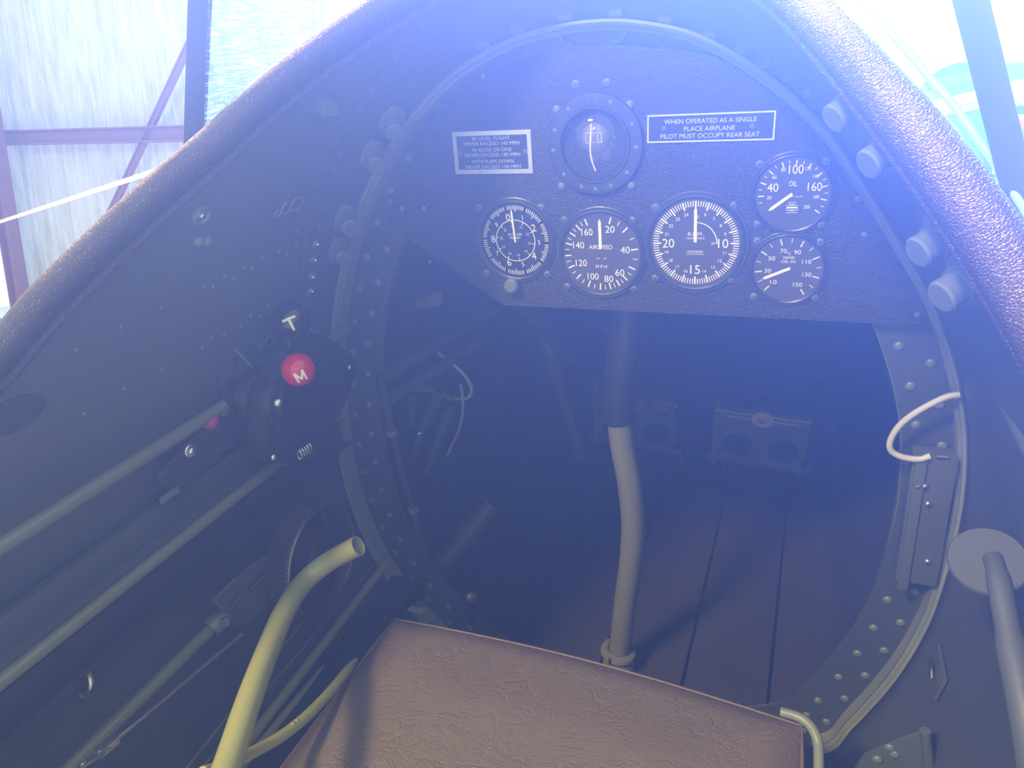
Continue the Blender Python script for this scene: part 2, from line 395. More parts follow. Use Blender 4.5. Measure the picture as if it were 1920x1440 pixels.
fl = obj('floor_hangar', gbox('f', (0, 3, -2.05), (30, 30, 0.1), CONC), CONC, sm=False); fl.name = 'floor'; fl['kind'] = 'structure'; fl['label'] = 'concrete hangar floor'

# ================================================================ COCKPIT SHELL
HP = [(790,1150),(735,1080),(690,1000),(655,900),(638,800),(630,700),(630,620),(640,540),(655,470),(675,400),(705,330),(745,260),(800,190),(870,125),(960,75),(1050,48),
      (1130,38),(1200,40),(1300,60),(1400,110),(1480,170),(1560,250),(1640,370),(1700,470),(1750,560),(1790,680),(1808,780),(1810,870),(1800,960),(1775,1060),(1740,1160),(1680,1260),(1600,1350),(1540,1400)]
hp = [at_y(px, py, 0) for px, py in HP]
hp = [Vector((0.02, 0, -0.905)), Vector((-0.12, 0, -0.885)), Vector((-0.225, 0, -0.828))] + hp + [Vector((0.14, 0, -0.888))]
RING = catmull(hp, 6, True)                     # outline of the bulkhead hoop, clockwise from the bottom
TOPI = max(range(len(RING)), key=lambda i: RING[i].z)
def arclen(pts):
    s = [0.0]
    for a, b in zip(pts, pts[1:]): s.append(s[-1] + (b - a).length)
    return s
def resample(pts, n):
    s = arclen(pts); out = []; j = 0
    for k in range(n + 1):
        t = s[-1] * k / n
        while j < len(pts) - 2 and s[j + 1] < t: j += 1
        f = (t - s[j]) / max(1e-9, s[j + 1] - s[j]); out.append(pts[j].lerp(pts[j + 1], min(1, f)))
    return out
leftH = resample(RING[TOPI::-1], 72); rightH = resample(RING[TOPI:] + [RING[0]], 72)
EDGE = [(0.0, -0.045, 0.085), (0.085, -0.065, 0.074), (0.14, -0.10, 0.052), (0.185, -0.15, 0.022), (0.220, -0.205, -0.012), (0.250, -0.25, -0.046), (0.284, -0.315, -0.088), (0.315, -0.385, -0.135),
        (0.335, -0.45, -0.178), (0.350, -0.60, -0.225), (0.365, -1.0, -0.24)]
HZ = [0.022, 0.010, -0.010, -0.037, -0.073, -0.112, -0.154, -0.176, -0.200, -0.245, -0.290]
def interp(x, xs, ys):
    if x >= xs[0]: return ys[0]
    for a, b, c, d in zip(xs, xs[1:], ys, ys[1:]):
        if b <= x <= a: f = (a - x) / (a - b); return c + (d - c) * f
    return ys[-1]
EDGEV = [Vector(e) for e in EDGE]
def wall(side, H):
    name = 'wall_left' if side < 0 else 'wall_right'
    w = struct(name, 'green-grey metal cockpit side wall with rivets, ' + ('left' if side < 0 else 'right'))
    vs, fs = [], []; NY = 24; top = H[0].z
    for p in H:
        if p.z > HZ[-1]:
            e = interp(min(p.z, HZ[0]), HZ, EDGEV); e = Vector((e.x * side, e.y, e.z))
            if side > 0: e.x -= 0.012 * min(1, abs(e.x) / 0.2)
        else:
            g = min(1, (HZ[-1] - p.z) / 0.12); e = Vector((p.x * 1.02 + side * 0.008, -1.0, p.z - (-0.05) * (1 - g)))
        for k in range(NY + 1):
            t = k / NY; q = p.lerp(e, t)
            vs.append(q)
    n = NY + 1
    for i in range(len(H) - 1):
        for k in range(NY): fs.append((i * n + k, i * n + k + 1, (i + 1) * n + k + 1, (i + 1) * n + k))
    me = mesh('skin', vs, fs)
    bvh = BVHTree.FromPolygons([Vector(v) for v in vs], fs)
    o = obj('skin', me, SKIN, w)
    md = o.modifiers.new('thick', 'SOLIDIFY'); md.thickness = 0.0025; md.offset = 1 if side > 0 else -1
    return w, bvh
WL, BL = wall(-1, leftH); WR, BR = wall(1, rightH)
def on_wall(px, py, bvh=None):
    r = look(px, py)
    h = (bvh or (BL if px < 1100 else BR)).ray_cast(EYE, r)
    if h[0] is None: return at_y(px, py, -0.05), Vector((1, 0, 0))
    n = h[1]
    if n.dot(r) > 0: n = -n
    return h[0], n
# forward footwell skin
FW_END = 1.05
vs, fs = [], []; NR = len(RING)
for j, y in enumerate((0.0, 0.35, 0.7, FW_END)):
    f = 1 - 0.10 * (y / FW_END) ** 2
    for p in RING: vs.append(Vector((p.x * f, y, (p.z + 0.43) * f - 0.43)))
for j in range(3):
    for i in range(NR):
        q = (i + 1) % NR; fs.append((j * NR + i, j * NR + q, (j + 1) * NR + q, (j + 1) * NR + i))
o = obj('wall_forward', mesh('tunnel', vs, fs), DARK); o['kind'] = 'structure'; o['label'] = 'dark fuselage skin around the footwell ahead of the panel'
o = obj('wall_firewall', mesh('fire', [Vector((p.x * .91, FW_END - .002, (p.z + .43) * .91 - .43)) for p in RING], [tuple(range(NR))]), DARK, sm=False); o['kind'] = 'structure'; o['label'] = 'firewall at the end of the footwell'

# cockpit floor boards
fl = struct('floor', 'brown painted cockpit floor boards ahead of the seat')
xs_ = [-0.30, -0.17, -0.045, 0.075, 0.19, 0.30]
for a, b in zip(xs_, xs_[1:]):
    obj('plank', box(((a + b) / 2, 0.44, -0.838), (b - a - 0.004, 1.12, 0.016), 0.002), FLOORP, fl)

# ================================================================ BULKHEAD HOOP
hoop = thing('bulkhead_hoop', 'riveted grey-green oval frame around the instrument panel and footwell', 'frame')
def inward(i, d):
    p = RING[i]; a = RING[(i - 1) % NR]; b = RING[(i + 1) % NR]; t = (b - a).normalized(); n = Vector((t.z, 0, -t.x))
    return p + n * d
# width of the flange round the ring (narrow at the top, broad at the sides)
def fl_w(i): z = RING[i].z; return 0.055 + 0.012 * max(0, min(1, (-z - 0.5) / 0.3))
FLANGE_Y = 0.012
outer = [(RING[i].x, RING[i].z) for i in range(NR)]; inner = [(inward(i, fl_w(i)).x, inward(i, fl_w(i)).z) for i in range(NR)]
o = obj('flange', plate([outer, inner], (0, FLANGE_Y, 0), UX, UZ, 0.0025), mat('flange_paint', (.050, .060, .052), .45, bump=.1, scale=400, vary=.15), hoop, sm=False)
def ring_sweep(profile):
    """profile of (inward distance, y)"""
    vs, fs = [], []; m = len(profile)
    for i in range(NR):
        for d, y in profile: q = inward(i, d); vs.append(Vector((q.x, y, q.z)))
    for i in range(NR):
        j = (i + 1) % NR
        for k in range(m - 1): fs.append((i * m + k, i * m + k + 1, j * m + k + 1, j * m + k))
    return mesh('ringsweep', vs, fs)
obj('rim', ring_sweep([(-0.001, FLANGE_Y), (-0.001, -0.012), (0.0015, -0.0145), (0.004, -0.012), (0.0045, -0.006), (0.006, -0.004), (0.0085, -0.006), (0.009, 0.0), (0.009, FLANGE_Y)]), RIMP, hoop)
obj('inner_lip', ring_sweep([(0.0545, FLANGE_Y), (0.0565, FLANGE_Y), (0.0565, FLANGE_Y + 0.014), (0.0545, FLANGE_Y + 0.014)]), GREEN, hoop)
s = arclen(RING + [RING[0]]); Ltot = s[-1]
def ring_at(dist, d):
    dist %= Ltot; i = max(k for k in range(NR) if s[k] <= dist); return inward(i, d).lerp(inward((i + 1) % NR, d), (dist - s[i]) / (s[i + 1] - s[i]))
nriv = 56
for k in range(nriv):
    for row, d in ((0, 0.019), (1, 0.041)):
        p = ring_at((k + row * 0.45) * Ltot / nriv, d)
        if row == 1 and p.z > -0.19: d2 = 0.036; p = ring_at((k + .45) * Ltot / nriv, 0.036)
        hardware('rivet', (p.x, FLANGE_Y - 0.001, p.z), AFT, hoop, 0.0052, 0.0032, 'dome', PAINTED)
# little clips over the outer rim across the top
for px, py in ((905,82),(970,55),(1060,28),(1157,21),(1250,33),(1335,60),(1395,88),(1437,115),(1478,142),(1518,172)):
    p, n = on_wall(px, py); 
    o = obj('clip', box(p + n * 0.002, (0.013, 0.006, 0.005), 0.001, n.to_track_quat('Z', 'Y').to_matrix()), PAINTED, hoop)
# bent reinforcing tab at the top
tb = [(-0.034, 0), (-0.022, -0.0165), (0.022, -0.0165), (0.034, 0)]
P0 = at_y(1105, 52, -0.002)
obj('tab', sweep(catmull([(P0.x + u, 0.008, P0.z + v) for u, v in tb], 4), 0.0012, 8), PAINTED, hoop)
# conduit clamped down the left inner edge
cp = [at_y(px, py, 0.005) for px, py in ((712,705),(725,760),(735,810),(748,860),(762,915),(775,955),(785,1000),(797,1040))]
cd = thing('conduit', 'dark wiring conduit clamped down the left inner edge of the frame', 'conduit')
obj('sleeve', sweep(catmull(cp, 5), 0.0055, 12), DARK, cd)
for j in (2, 5):
    obj('clamp', lathe([(0.0055, -.004), (0.0078, -.004), (0.0078, .004), (0.0055, .004)], cp[j], cp[j] - cp[j - 1], 16), PAINTED, cd)

# ================================================================ INSTRUMENT PANEL
PY_ = -0.001
ip = thing('instrument_panel', 'black crinkle-finished metal panel that carries the six dials', 'panel')
PO = [(945,572),(1350,592),(1750,612),(1740,575),(1716,520),(1668,432),(1625,370),(1570,295),(1547,240),(1500,190),(1440,143),(1385,118),(1330,104),(1260,92),(1190,86),(1120,85),(1060,90),(1000,101),(945,120),(900,143),
      (860,172),(828,203),(806,227),(800,240),(792,246),(789,258),(791,270),(778,290),(764,310),(762,322),(752,326),(742,345),(735,380),(727,420)]
po = [at_y(px, py, PY_) for px, py in PO]
obj('plate', plate([[(p.x, p.z) for p in po]], (0, PY_ + 0.001, 0), UX, UZ, 0.002, 0.0), PANEL, ip, sm=False)
FACE = PY_ - 0.0002
def on_panel(px, py): return at_y(px, py, FACE)
for px, py in ((754,392),(795,391),(1080,158),(1138,155),(731,378)):
    p = on_panel(px, py); hardware('screw', p, AFT, ip, 0.0042 if py < 200 else 0.0028, 0.002, 'dome', PAINTED, py < 200)
for px, py in ((905,142),(1608,372),(1620,440),(1720,590)):
    p = on_panel(px, py); hardware('screw', p, AFT, ip, 0.0028, 0.0015, 'dome', PAINTED)

def gauge(name, label, px, py, R, screws, draw, needle, cat='gauge'):
    c = on_panel(px, py); t = thing(name, label, cat, c)
    # bezel ring, recessed dial, cover glass
    obj('bezel', lathe([(R * 1.22, 0), (R * 1.22, .0012), (R * 1.19, .0018), (R * 1.15, .0014), (R * 1.13, .0030), (R * 1.10, .0034), (R * 1.06, .0026), (R * 1.045, -.0005), (R * 1.045, -.004)], c, AFT, 64), BLACKB, t)
    df = c + Vector((0, 0.0009, 0))
    obj('dial', lathe([(0, 0), (R * 1.05, 0)], c - AFT * 0.0 , AFT, 64) if False else lathe([(0, .0004), (R * 1.06, .0004), (R * 1.06, -.003)], c, AFT, 64), DIAL, t)
    p = Print(c + AFT * 0.0007, UX, UZ); draw(p, R); obj('dial_marking', p.build(), PRINT, t, sm=False)
    a, r0, r1, wd = needle
    obj('needle', needle_mesh(c + AFT * 0.0016, UX, UZ, a, r0 * R, r1 * R, wd * R, 0.0005), NEEDLE, t, sm=False)
    obj('glass', lathe([(R * 1.05, .0026), (R * .5, .00262), (0, .00263)], c, AFT, 48), LENS, t)
    for sx, sy in screws: hardware('screw', on_panel(sx, sy), AFT, t, 0.0040, 0.0022, 'dome', PAINTED, True)
    return t, c
BLACKB = mat('bezel_black', (0.030, 0.030, 0.034), 0.35, bump=0.15, scale=300)

def d_alt(p, R):
    off = -14
    for k in range(100):
        a = off + 18 + k * 3.6; big = k % 10 == 5
        ki = round(k) % 10
        p.tick(a, R * (0.80 if ki == 5 else 0.82 if ki == 0 else 0.88), R * 0.99, R * (0.032 if ki in (5,) else 0.022))
    for k in range(10):
        a = off + 36 * k
        p.tick(a, R * 0.80, R * 0.99, R * 0.032)
        sz = 0.20 if k % 2 == 0 else 0.13; rr = 0.68 if k % 2 == 0 else 0.70; ar = math.radians(a)
        p.text(str(k), R * rr * math.sin(ar), R * rr * math.cos(ar), R * sz, math.radians(10))
        p.tick(a + 6, R * 0.50, R * 0.58, R * 0.02)
        ar = math.radians(a + 6)
        p.text(str(10 + k), R * 0.42 * math.sin(ar), R * 0.42 * math.cos(ar), R * 0.07, -ar * 0.3 if k < 3 or k > 7 else 0)
    p.arc(0, 360, R * 0.585, R * 0.022, 64)
    p.text('ALTITUDE', 0, R * 0.18, R * 0.065); p.text('1000 FEET', 0, R * 0.08, R * 0.055)
def d_air(p, R):
    maj = [17.7, 47, 83, 115, 136, 151, 166, 183, 203, 225, 246, 266, 286, 304, 319.5, 336]
    for a in maj: p.tick(a, R * 0.80, R * 0.98, R * 0.034)
    for a, b in zip(maj, maj[1:]):
        if (a, b) != (183, 203) or True: p.tick((a + b) / 2, R * 0.85, R * 0.97, R * 0.018)
    for t, a, r in (('20', 22.6, .68), ('40', 81.5, .65), ('60', 136, .70), ('80', 164.5, .70), ('100', 201, .66), ('120', 244.6, .60), ('140', 290, .63), ('160', 328, .66)):
        ar = math.radians(a); p.text(t, R * r * math.sin(ar), R * r * math.cos(ar), R * 0.175, 0, R * (0.24 if len(t) == 2 else 0.30))
    p.text('AIRSPEED', 0, R * 0.17, R * 0.11, 0, R * 0.62)
    p.text('M P H', 0, -R * 0.35, R * 0.09, 0, R * 0.30)
    for u in (-.08, .10): p.poly([(R * (u - .04), -R * .14), (R * (u + .04), -R * .14), (R * (u + .04), -R * .125), (R * (u - .04), -R * .125)])
def d_tach(p, R):
    for k in range(100):
        a = k * 3.6; mj = k % 5 == 0
        p.tick(a, R * (0.80 if mj else 0.86), R * 0.99, R * (0.036 if mj else 0.022))
    for n in range(6, 25):
        a = math.radians((n - 5) * 18)
        if n in (10, 15, 20): p.text(str(n), R * .62 * math.sin(a) * 1.02, R * .62 * math.cos(a) * 1.02, R * 0.215, 0, R * (0.23 if n != 20 else 0.28))
        else: p.text(str(n), R * .705 * math.sin(a), R * .705 * math.cos(a), R * 0.075)
    p.arc(3, 88, R * 0.49, R * 0.022, 32); p.tick(90, R * .46, R * .51, R * .02)
    p.text('30', R * .40, 0, R * .06); p.text('R.P.M.', 0, R * .22, R * .085, 0, R * .34); p.text('HUNDREDS', 0, R * .12, R * .045, 0, R * .42)
    p.text('5', R * .05, R * .62, R * .07)
    p.text('PIONEER', 0, -R * .20, R * .05, 0, R * .36); p.text('INSTRUMENT', 0, -R * .26, R * .03, 0, R * .42)
def d_oil(p, R):
    for k in range(21):
        a = 4 + (k * 10 - 100) * 1.225; mj = k % 2 == 0
        if k == 0: continue
        p.tick(a, R * (0.80 if mj else 0.88), R * 0.97, R * (0.034 if mj else 0.020))
    for t, u, v, h in (('100', .06, .70, .26), ('40', -.56, .19, .25), ('160', .60, .19, .25), ('80', -.29, .70, .10), ('60', -.53, .49, .10), ('120', .39, .71, .10), ('140', .61, .49, .10), ('20', -.65, -.10, .10), ('180', .66, -.10, .10), ('200', .42, -.39, .11)):
        p.text(t, R * u, R * v, R * h, 0, R * h * (1.55 if len(t) == 3 else 1.25))
    p.text('OIL', 0, R * .29, R * .15, 0, R * .22); p.text('LBS. SQ. IN.', R * .12, -R * .09, R * .05, 0, R * .36)
    # small emblem: a cross-shaped outline holding three lines
    for u0, u1, v0, v1 in ((-.10, .12, -.265, -.25), (-.14, .16, -.56, -.545), (-.14, -.125, -.50, -.32), (.145, .16, -.50, -.32), (-.08, .10, -.34, -.31), (-.12, .14, -.43, -.38), (-.08, .10, -.50, -.47)):
        p.poly([(R * u0, R * v0), (R * u1, R * v0), (R * u1, R * v1), (R * u0, R * v1)])
def d_tmp(p, R):
    for k in range(29):
        a = -137 + k * 5 * 2.03; mj = k % 4 == 0
        if k % 2 and not mj and k % 2: continue
        p.tick(a, R * (0.78 if mj else 0.84), R * 0.99, R * (0.036 if mj else 0.020))
    for k in range(8):
        a = -137 + 20 * 2.03 * k; ar = math.radians(a); t = str(10 + 20 * k)
        p.text(t, R * .60 * math.sin(ar), R * .60 * math.cos(ar), R * .135, 0, R * (.20 if len(t) == 2 else .27))
    p.text('°C', 0, R * .50, R * .10); p.text('TEMP.', R * .02, R * .36, R * .085, 0, R * .38); p.text('OIL IN', 0, R * .24, R * .085, 0, R * .42)

gauge('altimeter', 'altimeter with hundred fine ticks and knob, leftmost dial under the small placard', 967, 451, 0.0385, ((898,389),(1014,389),(912,512),(1026,514)), d_alt, (-3, -.04, .93, .05))
kb = on_panel(963, 533)
kp = bpy.data.objects['altimeter']
obj('knob', lathe([(0, .012), (.006, .0115), (.0085, .009), (.0085, .003), (.0065, .002), (.0065, 0)], kb, AFT, 24), PAINTED, kp)
gauge('airspeed_indicator', 'airspeed dial marked 20 to 160 MPH below the round compass', 1127, 475, 0.0405, ((1058,412),(1186,413),(1064,537),(1188,541)), d_air, (0, .12, .92, .075))
gauge('tachometer', 'large R.P.M. dial with 10, 15 and 20, right of the airspeed dial', 1304, 456, 0.0425, ((1229,389),(1375,386),(1229,521),(1370,525)), d_tach, (0, .03, .88, .07))
gauge('oil_pressure_gauge', 'oil pressure dial marked 40, 100, 160, uppermost at the right', 1486, 363, 0.0315, ((1425,308),(1549,303),(1420,421),(1539,422)), d_oil, (233, .0, .83, .09))
gauge('oil_temperature_gauge', 'oil temperature dial marked TEMP. OIL IN, lowest at the right', 1477, 504, 0.0305, ((1420,452),(1538,454),(1414,556),(1528,558)), d_tmp, (246, -.08, .84, .09))

# compass / bank ball in its round housing
c = on_panel(1116, 271); cg = thing('compass', 'round compass with domed glass ball at the top centre of the panel', 'compass', c)
Rc = 0.0490
obj('housing', lathe([(Rc, 0), (Rc, .003), (Rc * .98, .0045), (Rc * .94, .005), (Rc * .76, .0055), (Rc * .735, .0075), (Rc * .70, .0075), (Rc * .685, .004), (Rc * .685, -.01)], c, AFT, 72), BLACKB, cg)
obj('bowl', lathe([(Rc * .69, .001), (Rc * .65, -.008), (Rc * .4, -.014), (0, -.016)], c, AFT, 48), BLACK, cg)
obj('card', lathe([(0, .005), (.008, .0045), (.0125, .002), (.0155, -.002), (.0165, -.007), (.0155, -.009), (0, -.009)], c + Vector((0, 0, .006)), AFT, 40), mat('compass_card', (0.16, 0.14, 0.16), 0.3, bump=0.8, scale=260, coat=0.5), cg)
lub = catmull([c + Vector((u, -.0115 + abs(v) * .08, v)) for u, v in ((-.0005, .021), (-.001, .008), (-.002, -.004), (-.001, -.014), (.002, -.024))], 5)
obj('lubber_line', sweep(lub, 0.0008, 8), NEEDLE, cg)
pr = Print(c + Vector((0, -.0048, .008)), UX, UZ)
for u in (-.008, -.004, .0, .004, .008): pr.poly([(u - .0004, -.006), (u + .0004, -.006), (u + .0004, .002), (u - .0004, .002)])
for v in (-.006, 0.003): pr.poly([(-.009, v), (.009, v), (.009, v + .0008), (-.009, v + .0008)])
obj('scale', pr.build(), mat('card_print', (.5, .48, .42), .5), cg, sm=False)
obj('dome_glass', lathe([(Rc * .69, .0055), (Rc * .62, .010), (Rc * .45, .0145), (Rc * .2, .017), (0, .0175)], c, AFT, 48), LENS, cg)
for a in (25, 65, 95, 130, 158, 200, 230, 265, 292, 325, 180):
    ar = math.radians(a); p = c + Vector((math.sin(ar) * Rc * .87, -.0048, math.cos(ar) * Rc * .87)); hardware('screw', p, AFT, cg, 0.0023, 0.0012, 'dome', PAINTED)
for px, py in ((1044,205),(1181,196),(1053,349),(1184,348)): hardware('screw', on_panel(px, py), AFT, cg, 0.0042, 0.0024, 'dome', PAINTED, True)
pr = Print(c + Vector((0, -.0052, 0)), UX, UZ)
pr.text('C  2', 0, Rc * .88, .0035); pr.poly([(-.016, -Rc * .86), (.016, -Rc * .86), (.016, -Rc * .85), (-.016, -Rc * .85)])
obj('engraving', pr.build(), PAINTED, cg, sm=False)

def placard(name, label, corners, lines, border, screws):
    P = [on_panel(*q) for q in corners]   # tl tr br bl
    O = (P[0] + P[1] + P[2] + P[3]) / 4; U = ((P[1] - P[0]) + (P[2] - P[3])).normalized(); V = ((P[0] - P[3]) + (P[1] - P[2])); V = (V - V.dot(U) * U).normalized()
    w = ((P[1] - P[0]).length + (P[2] - P[3]).length) / 2; h = ((P[0] - P[3]).length + (P[1] - P[2]).length) / 2
    t = thing(name, label, 'placard', O)
    N = U.cross(V)
    obj('frame', plate([[(-w/2, -h/2), (w/2, -h/2), (w/2, h/2), (-w/2, h/2)], [(-w/2+border, -h/2+border), (w/2-border, -h/2+border), (w/2-border, h/2-border), (-w/2+border, h/2-border)]], O + N * .0006, U, V, .0010), ALU, t, sm=False)
    obj('plate', plate([[(-w/2+border*.9, -h/2+border*.9), (w/2-border*.9, -h/2+border*.9), (w/2-border*.9, h/2-border*.9), (-w/2+border*.9, h/2-border*.9)]], O + N * .0004, U, V, .0008), DIAL, t, sm=False)
    pr = Print(O + N * .00095, U, V)
    for s, v, hh, ww in lines: pr.text(s, 0, v * h, hh * h, 0, ww * w)
    obj('lettering', pr.build(), mat('placard_print', (.55, .56, .58), .35, .3), t, sm=False)
    for u, v in screws: hardware('screw', O + U * u * w + V * v * h + N * .001, N, t, 0.0026, 0.0013, 'dome', PAINTED, True)
placard('placard', 'small aluminium-framed placard beginning IN LEVEL FLIGHT, at the left of the compass', ((847,248),(994,242),(1001,325),(856,326)),
        (('IN LEVEL FLIGHT', .33, .085, .48), ('NEVER EXCEED 140 MPH', .21, .085, .71), ('IN GLIDE OR DIVE', .065, .085, .50), ('NEVER EXCEED 190 MPH', -.055, .085, .71), ('WITH FLAPS DOWN', -.21, .085, .54), ('NEVER EXCEED 100 MPH', -.335, .085, .71)), .0045, ((-.41, 0), (.42, 0)))
placard('placard', 'wide thin-framed placard beginning WHEN OPERATED, at the right of the compass', ((1213,216),(1455,207),(1452,262),(1215,268)),
        (('WHEN OPERATED AS A SINGLE', .24, .165, .72), ('PLACE AIRPLANE', -.03, .165, .40), ('PILOT MUST OCCUPY REAR SEAT', -.28, .165, .78)), .0014, ((-.36, .0), (.33, .0)))

# ================================================================ COAMING PAD
pad = thing('coaming_pad', 'black leather padded roll around the cockpit opening', 'padding')
el = [Vector((-e.x, e.y, e.z)) for e in EDGEV][::-1]; er = [Vector((e.x - 0.012 * min(1, e.x / .2), e.y, e.z)) for e in EDGEV][1:]
path = catmull(el + er, 8)
obj('roll', sweep([p + Vector((0, 0, 0.004)) for p in path], [0.0125 + 0.0025 * max(0, min(1, (p.x + .35) / .5)) for p in path], 24), PAD, pad)
obj('lip', sweep([p + Vector(((0.004 if p.x < 0 else -0.004) * min(1, abs(p.x) / .15), 0, -0.014)) for p in path], 0.004, 12), PAD, pad)

# ================================================================ WALL HARDWARE (parts of the walls)
for px, py in ((523,472),(538,474),(492,485),(507,489),(457,501),(473,504),(421,518),(438,521),(383,536),(400,538),(303,576),(227,613),(144,656),(305,690),(233,729),(158,776),(396,632),(380,651),(421,627),(470,592),(487,593),(504,573),(452,610),(555,455),(558,435)):
    p, n = on_wall(px, py, BL); hardware('rivet', p, n, WL, 0.0021, 0.0011, 'dome', PAINTED)
for px, py in ((695,167),(674,204),(652,245),(634,285),(623,317),(612,353),(603,387),(596,423),(629,268),(606,336),(589,398),(716,138),(739,105),(764,75),(790,47)):
    p, n = on_wall(px, py, BL); hardware('rivet', p, n, WL, 0.0034, 0.0022, 'dome', PAINTED)
for px, py in ((590,455),(586,485),(582,517),(580,544)):
    p, n = on_wall(px, py, BL); hardware('nut', p, n, WL, 0.0062, 0.004, 'hex', PAINTED); hardware('stud', p + n * .004, n, WL, 0.0028, 0.003, 'dome', STEEL)
# raised frame strip behind the bolts
def wall_strip(pxs, w0, th, bvh, parent, m, name='strip'):
    P = [on_wall(a, b, bvh) for a, b in pxs]; pts = catmull([p for p, n in P], 6); vs, fs = [], []
    for i, q in enumerate(pts):
        t = (pts[min(i + 1, len(pts) - 1)] - pts[max(0, i - 1)]).normalized(); h = bvh.find_nearest(q); n = h[1]
        if n.dot(EYE - q) < 0: n = -n
        sd = t.cross(n).normalized()
        for u, v in ((-w0 / 2, 0), (-w0 / 2, th), (w0 / 2, th), (w0 / 2, 0)): vs.append(h[0] + sd * u + n * v)
        if i:
            b = i * 4
            for k in range(3): fs.append((b - 4 + k, b - 3 + k, b + 1 + k, b + k))
    fs.append((0, 1, 2, 3)); b = len(vs) - 4; fs.append((b + 3, b + 2, b + 1, b))
    return obj(name, mesh(name, vs, fs), m, parent, sm=False)
wall_strip(((800,30),(745,85),(690,150),(645,230),(613,320),(590,410),(578,500),(574,590)), 0.022, 0.0018, BL, WL, SKIN)
for k, (px, py) in enumerate(((729,222),(692,286),(641,407),(629,466),(1614,186),(1684,272),(1782,438),(1828,520))):
    bv = BL if px < 1000 else BR
    p, n = on_wall(px, py, bv); ax = (n * 0.5 + AFT * 0.9 + Vector((-0.35 if px < 1000 else .1, 0, 0))).normalized(); ax = n.lerp(AFT, 0.35).normalized()
    b = obj('bolt', lathe([(0, .0235), (.0085, .0235), (.0098, .022), (.0098, .012), (0, .012)], p, ax, 6 if False else 20), PAINTED, WL if px < 1000 else WR)
    obj('washer', lathe([(0, .012), (.0115, .012), (.0115, .0105), (.0095, .010), (.0125, .0085), (.0125, .007), (.0105, .0065), (.0135, .005), (.0175, .003), (.0175, 0)], p, ax, 28), PAINTED, b)
# square clip with wing nut high on the left wall
p, n = on_wall(605, 193, BL); cl_ = obj('clip', box(p + n * .006, (.017, .012, .012), .002, n.to_track_quat('Z', 'Y').to_matrix()), PAINTED, WL)
p, n = on_wall(624, 205, BL); hardware('nut', p, n, WL, 0.0045, 0.005, 'hex', PAINTED)
# round grommet and snap studs
p, n = on_wall(375, 402, BL); obj('grommet', lathe([(0, .002), (.004, .003), (.0055, .001), (.0075, .0035), (.0095, .002), (.0095, 0)], p, n, 28), PAINTED, WL); hardware('stud', p + n * .002, n, WL, .003, .003, 'dome', STEEL)
for px, py in ((372,452),(388,452)): p, n = on_wall(px, py, BL); hardware('stud', p, n, WL, .0055, .005, 'dome', PAINTED)
for (a, b) in (((515,388),(0, 0)), ((484,640),(0, 0))):
    px, py = a
    for dx, dy, rr in ((0, 8, .0035), (16, -2, .0065), (36, -10, .0080)):
        p, n = on_wall(px + dx, py + dy, BL); vsn = n.orthogonal().normalized(); w = n.cross(vsn)
        obj('link', sweep([p + n * .004 + (vsn * math.cos(t) + w * math.sin(t)) * rr for t in [2 * PI * k / 20 for k in range(21)]], .0012, 8), PAINTED, WL)
# clamp low on the left wall
p, n = on_wall(158, 1296, BL); hardware('nut', p, n, WL, 0.0068, 0.004, 'hex', PAINTED); hardware('stud', p + n * .004, n, WL, 0.0035, 0.0035, 'dome', STEEL)
p, n = on_wall(148, 1272, BL); vsn = Vector((0, 1, 0)); w = n.cross(vsn)
obj('clamp', sweep([p + n * (.004 + .012 * math.sin(t)) + (vsn * .35 + w).normalized() * (-.012 * math.cos(t)) for t in [PI * k / 10 for k in range(11)]], .0028, 8), STEEL, WL)
# long oval lightening hole at the far left, its shade drawn as a flat dark plate
p, n = on_wall(25, 778, BL); sl = circ(0, 0, .026, 32, .014)
obj('slot_shade', plate([sl], p + n * .0006, Vector((0, 1, .0)).cross(n).cross(n).normalized() * -1, n.cross(Vector((0, 1, 0)).cross(n).cross(n).normalized() * -1), .0008), DARK, WL, sm=False)
# longeron angles along the left wall
for nm, z0, z1, xx, m in (('longeron', -0.395, -0.365, -0.372, SKIN), ('longeron', -0.455, -0.425, -0.376, DARK)):
    obj(nm, box((xx + .006, -0.50, (z0 + z1) / 2), (.010, .96, z1 - z0), .002), m, WL)
    obj('longeron_flange', box((xx + .013, -0.50, z0), (.020, .96, .003), .001), m, WL)

# ================================================================ TUBES AND RODS ON THE LEFT
def rod(name, label, cat, pts, r, m, extra=None, cat_part='tube'):
    t = thing(name, label, cat, pts[0]); obj(cat_part, sweep(pts, r, 16), m, t); return t
zz = -0.305
t = rod('push_rod', 'upper green-grey control tube running along the left wall into the throttle housing', 'rod', [Vector((-.345, -1.0, zz)), Vector((-.345, -.19, zz + .003)), Vector((-.345, .05, zz))], .0068, TUBEP)
obj('collar', lathe([(.009, -.008), (.0125, -.008), (.0125, .008), (.009, .008)], (-.345, -.2, zz + .003), (0, 1, 0), 20), BLACK, t)
zz = at_x(0, 1280, -.335).z
t = rod('push_rod', 'second control tube, lower on the left wall, ending under the throttle housing', 'rod', [Vector((-.335, -1.0, zz)), Vector((-.335, -.16, zz))], .0060, TUBEP)
obj('end_fitting', lathe([(.0, .02), (.005, .018), (.0085, .008), (.0085, -.006), (.0072, -.01)], (-.335, -.165, zz), (0, 1, 0), 16), PAINTED, t)
A = at_x(130, 1440, -.345); B = at_x(407, 1168, -.345)
t = rod('push_rod', 'lowest control tube at the lower left, bolted to the grey trim bracket', 'rod', [A + (A - B) * 1.5, B], .0066, TUBEP)
obj('end_fitting', lathe([(.0085, -.012), (.011, -.006), (.011, .006), (.0085, .012), (0, .013)], B, (B - A), 20), PAINTED, t)
